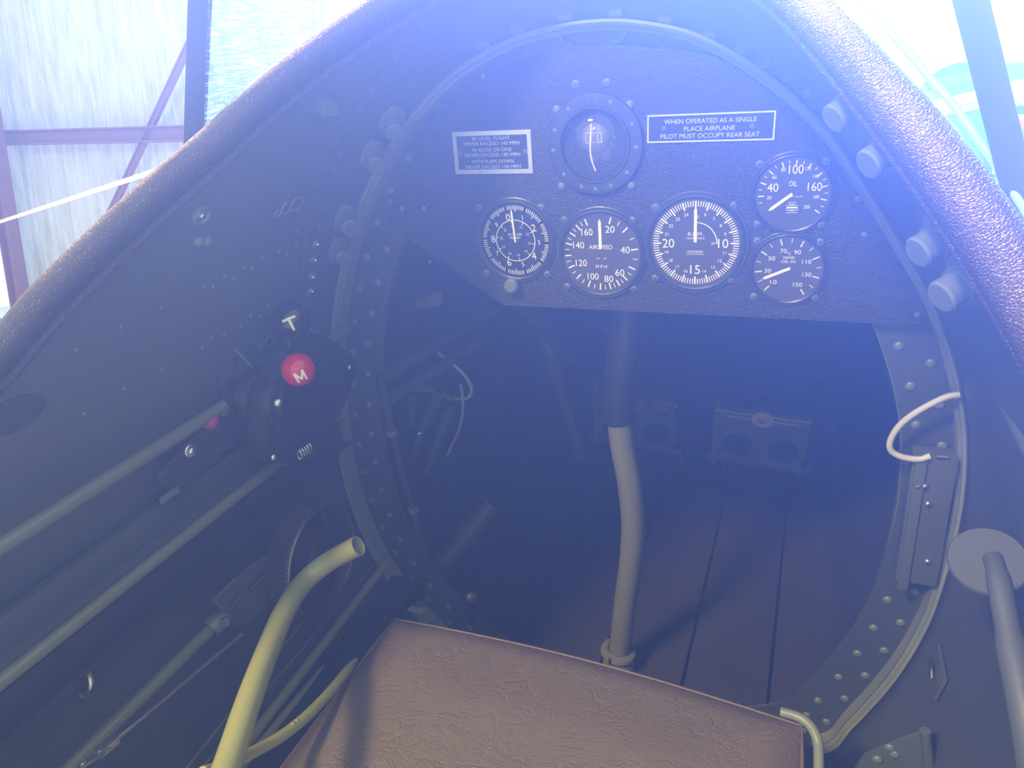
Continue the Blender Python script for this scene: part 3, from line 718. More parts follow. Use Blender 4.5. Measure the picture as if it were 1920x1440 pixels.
hardware('bolt', B + Vector((.010, 0, .003)), (1, -.3, .3), t, .006, .004, 'hex', STEEL)
# trim cable with turnbuckle
A = at_x(145, 1440, -.31); B = at_x(455, 1188, -.31); C1 = at_x(272, 1342, -.31); D1 = at_x(200, 1400, -.31)
t = thing('control_cable', 'thin braided cable with turnbuckle at the lower left corner', 'cable', B)
obj('wire', sweep([B, C1], .0017, 8), CABLE, t)
obj('swaged_end', sweep([C1, C1.lerp(D1, .9)], [.0024, .0026], 10), STEEL, t)
obj('turnbuckle', box(D1, (.008, .020, .007), .001, (A - B).to_track_quat('Y', 'Z').to_matrix()), ALU, t)
obj('fork', sweep([D1, D1 + (A - D1) * .5 + Vector((.004, 0, 0)), A + (A - D1) * .8], .0028, 8), STEEL, t)
obj('safety_wire', sweep(catmull([D1 + Vector((.004, 0, 0)), D1.lerp(A, .3) + Vector((.004, 0, .004)), D1.lerp(A, .5) - Vector((.004, 0, .003)), D1.lerp(A, .8) + Vector((.004, 0, .004)), A], 5), .0008, 6), STEEL, t)
# deeper tubes and cables beside the seat
for nm, lab, cat, p0, p1, X, r, m in (('structure_tube', 'olive tube low beside the seat, nearest the bent lever', 'tube', (459, 1400), (599, 1218), -.340, .0062, TUBE_LIT),
                                  ('structure_tube', 'olive tube low beside the seat, nearest the cushion', 'tube', (509, 1370), (735, 1104), -.335, .0058, TUBE_LIT),
                                  ('control_cable', 'thin cable low behind the bent lever, nearer the wall', 'cable', (350, 1440), (455, 1308), -.330, .0016, CABLE),
                                  ('control_cable', 'thin cable low behind the bent lever, nearer the seat', 'cable', (503, 1292), (600, 1177), -.325, .0013, CABLE)):
    q0, q1 = at_x(*p0, X), at_x(*p1, X); d = q1 - q0
    rod(nm, lab, cat, [q0 + d * ((-.75 - q0.y) / d.y), q0 + d * (((-.012 if r > .004 else -.06) - q0.y) / d.y)], r, m, cat_part='length')
wf = at_x(560, 1280, -.32)
o = obj('floor_beam', box((-.315, -.45, wf.z - .045), (.05, .9, .02), .003), DARK); o['label'] = 'dark flat beam low along the left side of the seat'; o['category'] = 'beam'

# electrical strip with purple lamp
q0 = at_x(325, 915, -.352); q1 = at_x(470, 735, -.352)
t = thing('junction_strip', 'dark mounting strip with two bright screws and a magenta lamp below the upper tube', 'strip', q0)
SP = [(292,895),(350,830),(405,775),(470,728),(505,722),(500,755),(470,790),(420,840),(375,885),(330,935)]
sp = [at_x(a, b, -.352) for a, b in SP]
obj('plate', plate([[(p.y, p.z) for p in sp]], (-.352, 0, 0), Vector((0, 1, 0)), UZ, .006, .0008), DARK, t, sm=False)
for px, py in ((357,845),(421,769)):
    p = at_x(px, py, -.348); hardware('washer', p, (1, -.1, .15), t, .0068, .002, 'dome', ALU); hardware('screw', p + Vector((.002, 0, 0)), (1, -.1, .15), t, .0042, .003, 'dome', ALU, True)
p = at_x(391, 790, -.348); obj('lamp', lathe([(.0085, 0), (.0085, .003), (.0070, .004), (.0066, .008), (.004, .0105), (0, .011)], p, (1, -.2, .3), 20), PURPLE, t)
p = at_x(318, 928, -.345); obj('clip', box(p, (.003, .022, .006), .0008), PAINTED, t)

# gusset plate behind the quadrant
t = thing('gusset_plate', 'angular grey bracket plate fixed to the left wall behind the black ball knob', 'bracket')
G = [(410,622),(440,610),(590,606),(640,640),(632,760),(560,760),(478,700),(416,742)]
g = [at_x(a, b, -.3535) for a, b in G]
obj('plate', plate([[(p.y, p.z) for p in g]], (-.3535, 0, 0), Vector((0, 1, 0)), UZ, .002), SKIN, t, sm=False)
obj('bent_edge', sweep([at_x(410, 622, -.350), at_x(476, 692, -.345)], .0013, 8), RIMP, t)
obj('bent_edge', sweep([at_x(576, 610, -.345), at_x(602, 640, -.345)], .0012, 8), RIMP, t)
p = at_x(440, 676, -.352); hardware('rivet', p, (1, 0, 0), t, .004, .0012, 'dome', DARK)

# ================================================================ THROTTLE QUADRANT
tq = thing('throttle_quadrant', 'matt black throttle box on the left wall with black T knob and red M knob', 'throttle', at_x(570, 760, -.29))
OUT = [(540,662),(560,648),(600,634),(640,655),(668,690),(655,725),(640,765),(612,815),(585,848),(552,862),(520,857),(504,825),(502,785),(515,735)]
q = [at_x(a, b, -.293) for a, b in OUT]
qs = catmull([Vector((p.y, p.z, 0)) for p in q], 4, True)
obj('housing', plate([[(p.x, p.y) for p in qs]], (-.306, 0, 0), Vector((0, 1, 0)), UZ, .020, .004), MATT, tq)
qi = [((p.x - sum(v.x for v in qs) / len(qs)) * .80 + sum(v.x for v in qs) / len(qs), (p.y - sum(v.y for v in qs) / len(qs)) * .80 + sum(v.y for v in qs) / len(qs)) for p in qs]
obj('cover', plate([qi], (-.293, 0, 0), Vector((0, 1, 0)), UZ, .005, .0015), MATT, tq)
py0 = at_x(500, 735, -.31)
for k in range(5):
    X = -.338 + k * .0148; cy, cz = -.205, -.300 - k * .0005
    lp = []
    for j in range(13):
        a = PI / 2 + PI * j / 12; lp.append((cy + .019 * math.cos(a), cz + .019 * math.sin(a)))
    lp += [(-.12, cz - .019), (-.10, cz + .010), (-.12, cz + .019)]
    obj('friction_plate', plate([lp], (X, 0, 0), Vector((0, 1, 0)), UZ, .0095, .0012), BLACK if k % 2 == 0 else RUBBER, tq)
    if k < 4: obj('spacer', plate([[(cy + (u) * .9, cz + v * .9) for u, v in [(a - cy, b - cz) for a, b in lp]]], (X + .0074, 0, 0), Vector((0, 1, 0)), UZ, .004), BRONZE, tq)
hardware('pivot_nut', at_x(520, 755, -.272), (1, 0, 0), tq, .0055, .006, 'dome', STEEL)
for px, py in ((513,857),(655,689)): hardware('screw', at_x(px, py, -.291), (1, -.1, .2), tq, .004, .0035, 'dome', STEEL, True)
sp_ = at_x(562, 853, -.282); sp2 = at_x(580, 840, -.282)
for k in range(5):
    c_ = sp_.lerp(sp2, k / 4); obj('spring_coil', sweep([c_ + Vector((.003 * math.cos(a), 0, .0055 * math.sin(a))) for a in [2 * PI * j / 14 for j in range(15)]], .0009, 6), STEEL, tq)
def lever(px, py, X, r, m, ch, base, lab, lx, ly, rot):
    b = at_x(px, py, X); f = Vector(base)
    lv = obj('lever', sweep(catmull([f, f.lerp(b, .5) + Vector((.004, 0, -.004)), b], 4), .0045, 10), BLACK, tq)
    d = (EYE - b).normalized()
    bm = bmesh.new(); bmesh.ops.create_uvsphere(bm, u_segments=40, v_segments=24, radius=r); bmesh.ops.translate(bm, verts=bm.verts[:], vec=b)
    kn = obj('ball_knob', from_bm('ball', bm), m, lv, label=lab)
    # letter wrapped on the ball where it faces the pilot
    tgt = look(lx, ly); oc = EYE - b; bb = oc.dot(tgt); disc = bb * bb - (oc.length_squared - r * r); hit = EYE + tgt * (-bb - math.sqrt(max(disc, 0)))
    n = (hit - b).normalized(); rt = (M @ Vector((1, 0, 0))); rt = (rt - rt.dot(n) * n).normalized(); up = n.cross(rt)
    c, s_ = math.cos(rot), math.sin(rot); U = rt * c + up * s_; V = -rt * s_ + up * c
    h = r * .62; bmt = bmesh.new(); vs, fs = [], []
    STROKES = {'T': [((-.5, .5), (.5, .5)), ((0, .5), (0, -.5))], 'M': [((-.42, -.5), (-.42, .5)), ((-.42, .5), (0, -.2)), ((0, -.2), (.42, .5)), ((.42, .5), (.42, -.5))]}[ch]
    for a_, b_ in STROKES:
        a_, b_ = Vector(a_), Vector(b_); t_ = (b_ - a_).normalized() * .115; n_ = Vector((-t_.y, t_.x)); k_ = len(vs)
        vs += [(a_ - t_ + n_), (b_ + t_ + n_), (b_ + t_ - n_), (a_ - t_ - n_)]; fs.append((k_, k_ + 1, k_ + 2, k_ + 3))
    for lift in (1.0,):
        vv = [bmt.verts.new((p.x * h, p.y * h, 0)) for p in vs]
        for f_ in fs:
            try: bmt.faces.new([vv[i] for i in f_])
            except ValueError: pass
    bmesh.ops.subdivide_edges(bmt, edges=bmt.edges[:], cuts=5, use_grid_fill=True); bmesh.ops.triangulate(bmt, faces=bmt.faces[:])
    for v in bmt.verts: w = b + n * r + U * v.co.x + V * v.co.y; v.co = b + (w - b).normalized() * r * 1.012
    me = bpy.data.meshes.new('letter'); bmt.to_mesh(me); bmt.free(); W_(me)
    L = bpy.data.objects.new('letter', me); COL.objects.link(L); me.materials.append(PRINT); L.parent = lv
lever(547, 599, -.292, .0200, KNOBB, 'T', at_x(517, 705, -.312), 'black ball knob lettered T', 546, 608, math.radians(20))
lever(559, 693, -.262, .0168, RED, 'M', at_x(548, 742, -.283), 'red ball knob lettered M', 564, 707, math.radians(18))

# ================================================================ TRIM WHEEL AND BRACKET
wc = at_x(590, 1044, -.315); RW = .0665
tw = thing('trim_control', 'dark knurled hand wheel for trim on the left wall behind the bent lever', 'wheel', wc)
# knurled rim
N_ = 84; prof = [(-.016, .90), (-.016, 1.0), (.0105, 1.0), (.0125, .97), (.0125, .91), (.006, .885), (-.006, .885)]
vs, fs = [], []
for k in range(N_ * 2):
    th = 2 * PI * k / (N_ * 2); kn = 1.0 if k % 2 == 0 else 0.978
    for x_, r_ in prof: rr = RW * (r_ * kn if r_ == 1.0 else r_); vs.append(wc + Vector((x_, rr * math.cos(th), rr * math.sin(th))))
n = len(prof)
for k in range(N_ * 2):
    q_ = (k + 1) % (N_ * 2)
    for j in range(n): fs.append((k * n + j, k * n + (j + 1) % n, q_ * n + (j + 1) % n, q_ * n + j))
obj('rim', mesh('rim', vs, fs), RUBBER, tw, sm=False)
obj('edge_ring', sweep([wc + Vector((.0125, RW * .94 * math.cos(t), RW * .94 * math.sin(t))) for t in [2 * PI * k / 64 for k in range(65)]], .0016, 8, False), BRONZE, tw)
# webs: three broad spokes left between three bean-shaped openings
holes = []
for j in range(3):
    a0 = math.radians(20 + 120 * j); lp = []
    for k in range(13): a = a0 + math.radians(88) * k / 12; lp.append((RW * .86 * math.cos(a), RW * .86 * math.sin(a)))
    for k in range(7): a = a0 + math.radians(76 - 64 * k / 6); rr = RW * (.50 + .16 * abs(k - 3) / 3); lp.append((rr * math.cos(a), rr * math.sin(a)))
    holes.append(lp)
obj('spoke_web', plate([circ(0, 0, RW * .93, 72)] + holes, wc + Vector((.002, 0, 0)), Vector((0, 1, 0)), UZ, .005, .001), RUBBER, tw, sm=False)
obj('hub', lathe([(0, .016), (.006, .0155), (.0075, .013), (.010, .0125), (.0145, .010), (.019, .005), (.019, -.022), (0, -.022)], wc, UX, 32), RUBBER, tw)
hardware('bolt', wc + Vector((.0155, 0, 0)), UX, tw, .0052, .004, 'dome', STEEL, True)
obj('pinion', lathe([(0, .0), (.030, 0), (.030, -.008), (0, -.008)], wc + Vector((-.012, 0, 0)), UX, 36), BRONZE, tw)
t = thing('trim_bracket', 'grey slotted bracket plate between the lowest tube and the trim wheel', 'bracket')
TB = [(398,1125),(470,1060),(520,1030),(600,1010),(640,1060),(560,1100),(500,1135),(468,1168),(440,1172),(425,1150)]
b_ = [at_x(a, b, -.338) for a, b in TB]
S1 = [(432,1134),(450,1118),(446,1112),(428,1128)]; S2 = [(462,1108),(508,1066),(503,1060),(458,1101)]
obj('plate', plate([[(p.y, p.z) for p in b_]] + [[(at_x(a, b, -.338).y, at_x(a, b, -.338).z) for a, b in s_] for s_ in (S1, S2)], (-.338, 0, 0), Vector((0, 1, 0)), UZ, .003, .0005), SKIN, t, sm=False)
obj('bracket_base', box(wc + Vector((-.030, .01, .0)), (.012, .09, .06), .003), DARK, t)

# ================================================================ BENT LEVER AND YELLOW CABLE
pts = [at_x(395, 1520, -.165), at_x(428, 1430, -.185), at_x(468, 1310, -.215), at_x(508, 1205, -.250), at_x(536, 1142, -.268), at_x(570, 1092, -.284), at_x(612, 1056, -.270), at_x(672, 1023, -.232)]
t = thing('bent_lever', 'yellow-green bent hand lever with open tube end, left of the seat', 'lever', pts[0])
obj('tube', sweep(catmull(pts, 8), .0112, 28, True, .88), LIME, t)
pts = [at_z(380, 1450, -.50), at_z(430, 1432, -.52), at_z(490, 1402, -.545), at_z(535, 1375, -.560), at_z(580, 1338, -.575), at_z(625, 1290, -.592), at_z(652, 1256, -.604), at_z(668, 1237, -.612)]
t = thing('seat_cable', 'thin yellow-green rod curving beside the left edge of the cushion', 'rod', pts[0])
obj('rod', sweep(catmull(pts, 6), [.0055] * (6 * 6 + 1) + [.005, .0045, .004, .0035, .003, .0025], 12), LIME, t)
for f in (.35, .5):
    q_ = pts[3].lerp(pts[4], f * 1.1 - .1); hardware('rivet', q_ + Vector((.001, 0, .005)), UZ, t, .0022, .0012, 'dome', LIME)

# ================================================================ SEAT
st = thing('seat_cushion', 'brown creased leather seat cushion at the bottom of the view', 'cushion', (0, -.45, -.62))
fl_, fr_ = at_z(737, 1149, -.6), at_z(1503, 1347, -.6)
bl_ = Vector((-.243, -.86, -.6)); br_ = Vector((.236, -.86, -.6))
NXc, NYc = 40, 48
def seat_pt(u, v):
    a = fl_.lerp(fr_, u) + Vector((0, .012 * math.sin(PI * u), 0)); b = bl_.lerp(br_, u)
    p = a.lerp(b, v); eu = min(u, 1 - u); ev = v
    rnd = 0.0
    d = min(eu * .46, ev * .70)
    rnd = .010 * (1 - min(1, d / .03)) ** 2
    p.z += .012 * min(1, d / .10) - rnd
    return p
vs, fs = [], []
for j in range(NYc + 1):
    for i in range(NXc + 1): 
        # denser near the borders
        u = 0.5 - 0.5 * math.cos(PI * i / NXc); v = 1 - math.cos(PI / 2 * j / NYc)
        vs.append(seat_pt(u, v))
nn = NXc + 1
for j in range(NYc):
    for i in range(NXc): fs.append((j * nn + i, j * nn + i + 1, (j + 1) * nn + i + 1, (j + 1) * nn + i))
# skirt
border = [i for i in range(nn)] + [j * nn + NXc for j in range(1, NYc + 1)] + [NYc * nn + i for i in range(NXc - 1, -1, -1)] + [j * nn for j in range(NYc - 1, 0, -1)]
cen = Vector((0, -.5, 0)); prev = border
for dz, out in ((-.004, .003), (-.02, .006), (-.05, .004), (-.07, -.004)):
    cur = []
    for bi in border:
        p = vs[bi].copy(); d = Vector((p.x - cen.x, p.y - cen.y, 0)).normalized(); cur.append(len(vs)); vs.append(Vector((p.x + d.x * out, p.y + d.y * out, -.61 + dz)))
    for k in range(len(border)): q_ = (k + 1) % len(border); fs.append((prev[k], cur[k], cur[q_], prev[q_]))
    prev = cur
fs.append(tuple(prev))
me = mesh('cushion', vs, fs); bm = bmesh.new(); bm.from_mesh(me); cushion = obj('cover', from_bm('cushion', bm), SEAT, st); smooth(cushion.data, 80)
edge = [seat_pt(0, v) + Vector((-.002, 0, -.002)) for v in [1 - k / 20 for k in range(20)]] + [seat_pt(u / 30, 0) + Vector((0, .002, -.002)) for u in range(31)] + [seat_pt(1, k / 20) + Vector((.002, 0, -.002)) for k in range(1, 21)]
obj('piping', sweep(edge, .0018, 8), leather('piping_leather', (.20, .14, .12), .4, 500, .2), st)
sp_t = thing('seat_pan', 'metal seat pan with rolled bright edge under the cushion', 'seat', (0, -.45, -.72))
obj('tray', box((0, -.53, -.705), (.475, .66, .04), .008), GREEN, sp_t)
A = at_z(1488, 1343, -.606)
rl = [Vector((A.x - .012, A.y + .004, -.608)), Vector((A.x + .008, A.y + .001, -.608)), Vector((A.x + .020, A.y - .010, -.612)), Vector((A.x + .024, A.y - .030, -.62)), Vector((A.x + .024, A.y - .12, -.632)), Vector((A.x + .024, A.y - .6, -.64))]
obj('rolled_edge', sweep(catmull(rl, 6), .0048, 12), RIMP, sp_t)
A = at_z(778, 1147, -.604); obj('latch', box(A + Vector((0, .004, 0)), (.020, .008, .002), .0008), ALU, sp_t)
for sx in (-1, 1): obj('support', box((sx * .20, -.40, -.79), (.012, .25, .15), .002), DARK, sp_t)

# ================================================================ CONTROL STICK
SY = .05
ct = thing('control_stick', 'bent olive control stick with black grip standing ahead of the seat', 'control stick', at_y(1160, 1235, SY))
pts = [at_y(a, b, SY) for a, b in ((1159,1232),(1164,1200),(1172,1130),(1182,1060),(1187,985),(1180,905),(1168,840),(1161,780))]
obj('tube', sweep(catmull(pts, 6), .0155, 24), TUBEP, ct)
gp = [at_y(a, b, SY) for a, b in ((1162,790),(1160,776),(1161,740),(1165,700),(1172,640),(1180,580),(1184,540))]
obj('grip', sweep(catmull(gp, 6), [.0165] * 3 + [.0195] * 6 + [.0200] * 6 + [.0205] * 6 + [.021] * 10 + [.020] * 6, 28), BLACK, ct)
b0 = at_y(1159, 1222, SY)
obj('collar', lathe([(.016, .006), (.024, .004), (.0255, 0), (.024, -.004), (.016, -.005)], b0, (pts[1] - pts[0]), 36), TUBEP, ct)
obj('socket', lathe([(.018, 0), (.0225, -.01), (.0225, -.05), (.026, -.055), (.026, -.07), (0, -.07)], b0 - Vector((0, 0, .004)), UZ, 36), TUBEP, ct)
obj('split_pin', sweep([b0 + Vector((-.006, -.026, .01)), b0 + Vector((-.006, -.024, -.03))], .0012, 6), BLACK, ct)

# ================================================================ RUDDER PEDALS
def pedal(px0, px1, ytop, label, Y):
    a = at_y(px0, ytop[0], Y); b = at_y(px1, ytop[1], Y); w = (b - a).length; U = (b - a).normalized(); V = UZ.copy(); V = (V - V.dot(U) * U + Vector((0, -.25, 0))).normalized(); V = (V - V.dot(U) * U).normalized()
    O = (a + b) / 2; t = thing('rudder_pedal', label, 'pedal', O, 'rudder pedals ahead of the stick')
    H = w * .80; top = 0
    outl = [(-w/2, 0), (-w/2, -H * .86), (-w/2 + .01, -H), (w/2 - .01, -H), (w/2, -H * .86), (w/2, 0)]
    obj('plate', plate([outl, circ(-w * .25, -H * .68, w * .185, 32), circ(w * .27, -H * .68, w * .185, 32)], O, U, V, .006, .0015), SKIN, t)
    N = U.cross(V)
    for k, (v, ww) in enumerate(((-.02, .42), (-.052, .38), (-.084, .30), (-.116, .22))):
        for s_ in (-1, 1):
            c0 = O + U * (s_ * (w * .10 + w * ww / 2)) + V * (v * w) + N * .005
            obj('wing_bar', box(c0, (w * ww, .005, .0032), .001, Matrix((U, -N, V)).transposed()), ALU if k % 2 == 0 else PAINTED, t)
    obj('emblem_disc', lathe([(0, .006), (w * .115, .005), (w * .125, .003), (w * .125, 0)], O + V * (-.07 * w) + N * .003, N, 32), ALU, t)
    pr = Print(O + V * (-.085 * w) + N * .0102, U, V)
    zig = [(-.06, -.03), (-.035, .035), (-.02, -.03), (.005, .03), (.02, -.02), (.05, .0)]
    for (u0, v0), (u1, v1) in zip(zig, zig[1:]): pr.poly([(u0 * w, v0 * w), (u0 * w + .0012, v0 * w), (u1 * w + .0012, v1 * w), (u1 * w, v1 * w)])
    obj('emblem_mark', pr.build(), BLACK, t, sm=False)
    for s_ in (-1, 1): obj('arm', sweep([O + U * (s_ * w * .46) + V * -H * .8, O + U * (s_ * w * .46) + Vector((0, .12, -.20))], .008, 10), DARK, t)
    obj('hinge', sweep([O + U * (-w * .6) + V * -H, O + U * (w * .6) + V * -H], .008, 12), DARK, t)
    obj('side_arm', sweep([O + U * (-w * .5) + V * .02, O + U * (-w * .53) + V * (-H * 1.1)], .006, 10), PAINTED, t)
pedal(1117, 1268, (733, 755), 'left rudder pedal with winged emblem, half behind the stick grip', .50)
pedal(1347, 1520, (762, 785), 'right rudder pedal with winged emblem, in full view', .45)

# ================================================================ FOOTWELL DETAILS
def ln(name, lab, cat, a, b, r, m, part='tube'):
    t = thing(name, lab, cat, a); obj(part, sweep([a, b], r, 14), m, t); return t
ln('structure_tube', 'dim diagonal fuselage tube at the left of the footwell, upper', 'tube', at_y(660, 745, .03), at_y(950, 560, .42), .011, GREEN)
ln('structure_tube', 'dim diagonal fuselage tube at the left of the footwell, lower', 'tube', at_y(700, 770, .06), at_y(960, 600, .45), .009, GREEN)
ln('structure_tube', 'heavy dim strut at the lower left of the footwell', 'tube', at_y(800, 1095, .035), at_y(925, 945, .12), .020, DARK)
ln('structure_tube', 'dim strut rising behind the red ribbon', 'tube', at_y(770, 1010, .10), at_y(880, 900, .34), .010, GREEN)
ln('structure_tube', 'dim upright tube ahead of the altimeter', 'tube', at_y(1010, 590, .45), at_y(1090, 860, .50), .013, GREEN)
ln('structure_tube', 'dim slanting tube under the left of the panel', 'tube', at_y(960, 560, .20), at_y(1080, 680, .55), .009, GREEN)
# curved hook bracket
P = [at_y(a, b, .22) for a, b in ((758,562),(770,560),(790,562),(806,556),(812,548),(830,546),(829,565),(820,574),(775,575),(758,570))]
t = thing('hook_bracket', 'pale curved bracket under the left corner of the panel', 'bracket'); obj('plate', plate([[(p.x, p.z) for p in P]], (0, .22, 0), UX, UZ, .006, .001), RIMP, t, sm=False)
for px, py in ((805,490),(758,525),(762,546),(754,553)): hardware('bolt', at_y(px, py, .216), AFT, t, .005, .004, 'dome', STEEL)
# hoses
t = thing('hose', 'pale hose looping at the left of the footwell', 'hose')
obj('length', sweep(catmull([at_y(a, b, .25) for a, b in ((800,640),(822,662),(850,684),(872,705),(884,728),(878,745),(862,748),(845,744))], 6), .0032, 10), WHITEC, t)
t = thing('hose', 'thin hose hanging down at the left of the footwell', 'hose')
obj('length', sweep(catmull([at_y(a, b, .25) for a, b in ((864,720),(868,760),(862,800),(845,840),(822,885),(800,915),(788,935))], 6), .0026, 10), WHITEC, t)
hardware('fitting', at_y(812, 890, .245), AFT, t, .006, .008, 'hex', PAINTED)
# linkages: springs and bars at left
t = thing('linkage', 'dim spring and bar linkage behind the conduit', 'linkage')
for (a, b, r) in (((820,745),(745,905),.009), ((775,740),(760,860),.007), ((845,765),(790,905),.007)):
    obj('bar', sweep([at_y(*a, .18), at_y(*b, .18)], r, 12), GREEN, t)
obj('cross_bar', sweep([at_y(778, 728, .18), at_y(812, 731, .18), at_y(850, 748, .20)], .005, 10), PAINTED, t)
for px, py in ((822,730),(783,803),(825,781),(740,800),(764,752)): hardware('bolt', at_y(px, py, .17), AFT, t, .0065, .006, 'hex', STEEL)
A = at_y(788, 815, .16); B = at_y(772, 870, .16)
hel = [A.lerp(B, k / 120) + Vector((.007 * math.cos(k * .9), .007 * math.sin(k * .9), 0)) for k in range(121)]
obj('spring', sweep(hel, .0012, 6), STEEL, t)
# red ribbon
t = thing('ribbon', 'dark red warning ribbon hanging at the left of the footwell', 'ribbon')
rp = [at_y(a, b, .28) for a, b in ((850,930),(868,928),(869,945),(864,952),(866,975),(871,1000),(855,1006),(852,980),(851,955),(849,945))]
obj('cloth', plate([[(p.x, p.z) for p in rp]], (0, .28, 0), UX, UZ, .002), FLAG, t, sm=False)
p = at_y(858, 933, .276); obj('knot', lathe([(0, .006), (.006, .005), (.009, 0), (.006, -.005), (0, -.006)], p, AFT, 12), FLAG, t)
# foot peg and caster by the seat
t = thing('floor_fitting', 'small round-ended floor fitting behind the left front of the cushion', 'fitting')
p = at_y(882, 1120, -.02); obj('ball_end', lathe([(0, .010), (.007, .008), (.010, 0), (.007, -.008), (0, -.010)], p, (.6, -.6, .5), 20), BRONZE, t)
obj('post', sweep([p, p + Vector((-.012, .01, -.05))], .008, 12), DARK, t)
# right side: hose, map box, lever disc
t = thing('hose', 'pale hose looping at the right inner edge of the frame', 'hose')
obj('length', sweep(catmull([at_y(a, b, -.018) for a, b in ((1800,740),(1776,744),(1745,758),(1712,777),(1685,800),(1669,828),(1672,846),(1692,857),(1722,861),(1745,855))], 6), .0032, 10), WHITEC, t)
t = thing('side_box', 'narrow metal box with bright screws on the right inner edge of the frame', 'box')
P0 = at_y(1733, 970, -.004)
obj('box_body', box(P0, (.040, .022, .155), .003), SKIN, t)
obj('cover_strip', box(P0 + Vector((-.012, -.013, -.003)), (.010, .003, .165), .001), GREEN, t)
for px, py in ((1722,911),(1734,912),(1740,945),(1739,1053)): hardware('screw', at_y(px, py, -.016), AFT, t, .0036, .003, 'dome', ALU, True)
obj('latch', sweep([at_y(1756, 855, -.016), at_y(1778, 857, -.016)], .0022, 8), STEEL, t)
t = thing('disc_lever', 'round grey disc with a tube handle on the right wall', 'lever')
dc = at_x(1852, 1052, .33); dn = (EYE - dc).normalized().lerp(UZ, .45).normalized()
obj('disc', lathe([(0, .002), (.0235, .002), (.0245, 0), (.0235, -.002), (0, -.002)], dc, dn, 40), SKIN, t)
hd = [at_x(1862, 1048, .318), at_x(1872, 1085, .318), at_x(1890, 1180, .32), at_x(1925, 1350, .325), at_x(1945, 1480, .33)]
obj('handle_tube', sweep(catmull(hd, 4), [.0055] * 4 + [.0065] * 5 + [.008] * 8, 16), SKIN, t)
t = thing('side_tube', 'grey tube slanting down the right wall at the picture edge', 'tube'); obj('tube', sweep([at_x(1882, 745, .325), at_x(1990, 960, .32)], .0048, 14), GREEN, t)
t = thing('wall_bracket', 'small bright-edged bracket low on the right wall', 'bracket')
p, n = on_wall(1765, 1262, BR); obj('plate', box(p + n * .004, (.05, .03, .004), .002, n.to_track_quat('Z', 'Y').to_matrix()), SKIN, t); 
obj('bail', sweep(catmull([p + n * .010 + Vector((0, a, b)) for a, b in ((-.012, 0), (-.004, .006), (.006, .006), (.014, 0))], 4), .0012, 8), STEEL, t)
t = thing('seat_bracket', 'riveted bracket at the lower right, beside the seat edge', 'bracket')
P = [at_y(a, b, -.16) for a, b in ((1560,1500),(1620,1415),(1690,1385),(1735,1370),(1742,1400),(1745,1500))]
obj('plate', plate([[(p.x, p.z) for p in P]], (0, -.16, 0), UX, UZ, .004), GREEN, t, sm=False)
for px, py in ((1668,1402),(1645,1424),(1677,1414)): hardware('rivet', at_y(px, py, -.162), AFT, t, .005, .003, 'dome', PAINTED)
obj('edge', sweep([at_y(1735, 1370, -.162), at_y(1748, 1500, -.162)], .005, 10), GREEN, t)

# ================================================================ WINDSCREEN
ws = thing('windscreen', 'scratched plexiglass windscreen side with dark post, left of the coaming', 'windscreen')
def post(parent, a, b, w, d, m, name='post'):
    a, b = Vector(a), Vector(b); z = (b - a).normalized(); y = (b - EYE); y = (y - y.dot(z) * z).normalized(); xx = y.cross(z)
    return obj(name, box((a + b) / 2, (w, d, (b - a).length), .001, Matrix((xx, y, z)).transposed()), m, parent)
post(ws, at_y(362, 345, -.20), at_y(381, -160, -.20), .0185, .010, POST)
quad = [at_y(390, -160, -.20), at_y(381, 350, -.20), at_y(606, 180, -.02), at_y(606, -160, -.02)]
def slab(q, th):
    n = (q[1] - q[0]).cross(q[3] - q[0]).normalized() * th
    return mesh('slab', q + [p + n for p in q], [(0, 1, 2, 3), (7, 6, 5, 4), (0, 4, 5, 1), (1, 5, 6, 2), (2, 6, 7, 3), (3, 7, 4, 0)])
obj('pane', slab(quad, .003), PLEXI, ws, sm=False)
post(ws, at_y(604, 160, -.02), at_y(597, -160, -.02), .0075, .004, WHITE, 'joint_strip')
wr = thing('windscreen', 'clear windscreen side with pale edge and dark post, right of the coaming', 'windscreen')
post(wr, at_y(1925, 420, -.12), at_y(1800, -80, -.12), .0200, .012, mat('post_grey', (.08, .09, .13), .4))
q2 = [at_y(1580, -60, .02), at_y(1900, 345, -.10), at_y(1800, -60, -.10), at_y(1700, -120, -.04)]
obj('pane', slab([at_y(1590, -40, .0), at_y(1905, 380, -.12), at_y(1800, -80, -.12), at_y(1640, -140, -.02)], .003), PLEXIR, wr, sm=False)
obj('edge_strip', sweep([at_y(1598, -20, -.02), at_y(1700, 96, -.06), at_y(1790, 200, -.09), at_y(1860, 300, -.11), at_y(1950, 440, -.14)], .003, 10), mat('clear_edge', (.35, .70, .85), .2), wr)
for px, py in ((1700,85),(1681,48),(1695,66),(1712,90),(1722,107)): pass
# flying wire to the left
A = gpt(-120, 455, 1.6); B = at_y(346, 303, -.22)
t = thing('brace_wire', 'cream streamlined wing wire crossing in front of the hangar wall', 'wire', B)
obj('wire', sweep([A, B], [.0048, .0026], 10), ROPE, t)

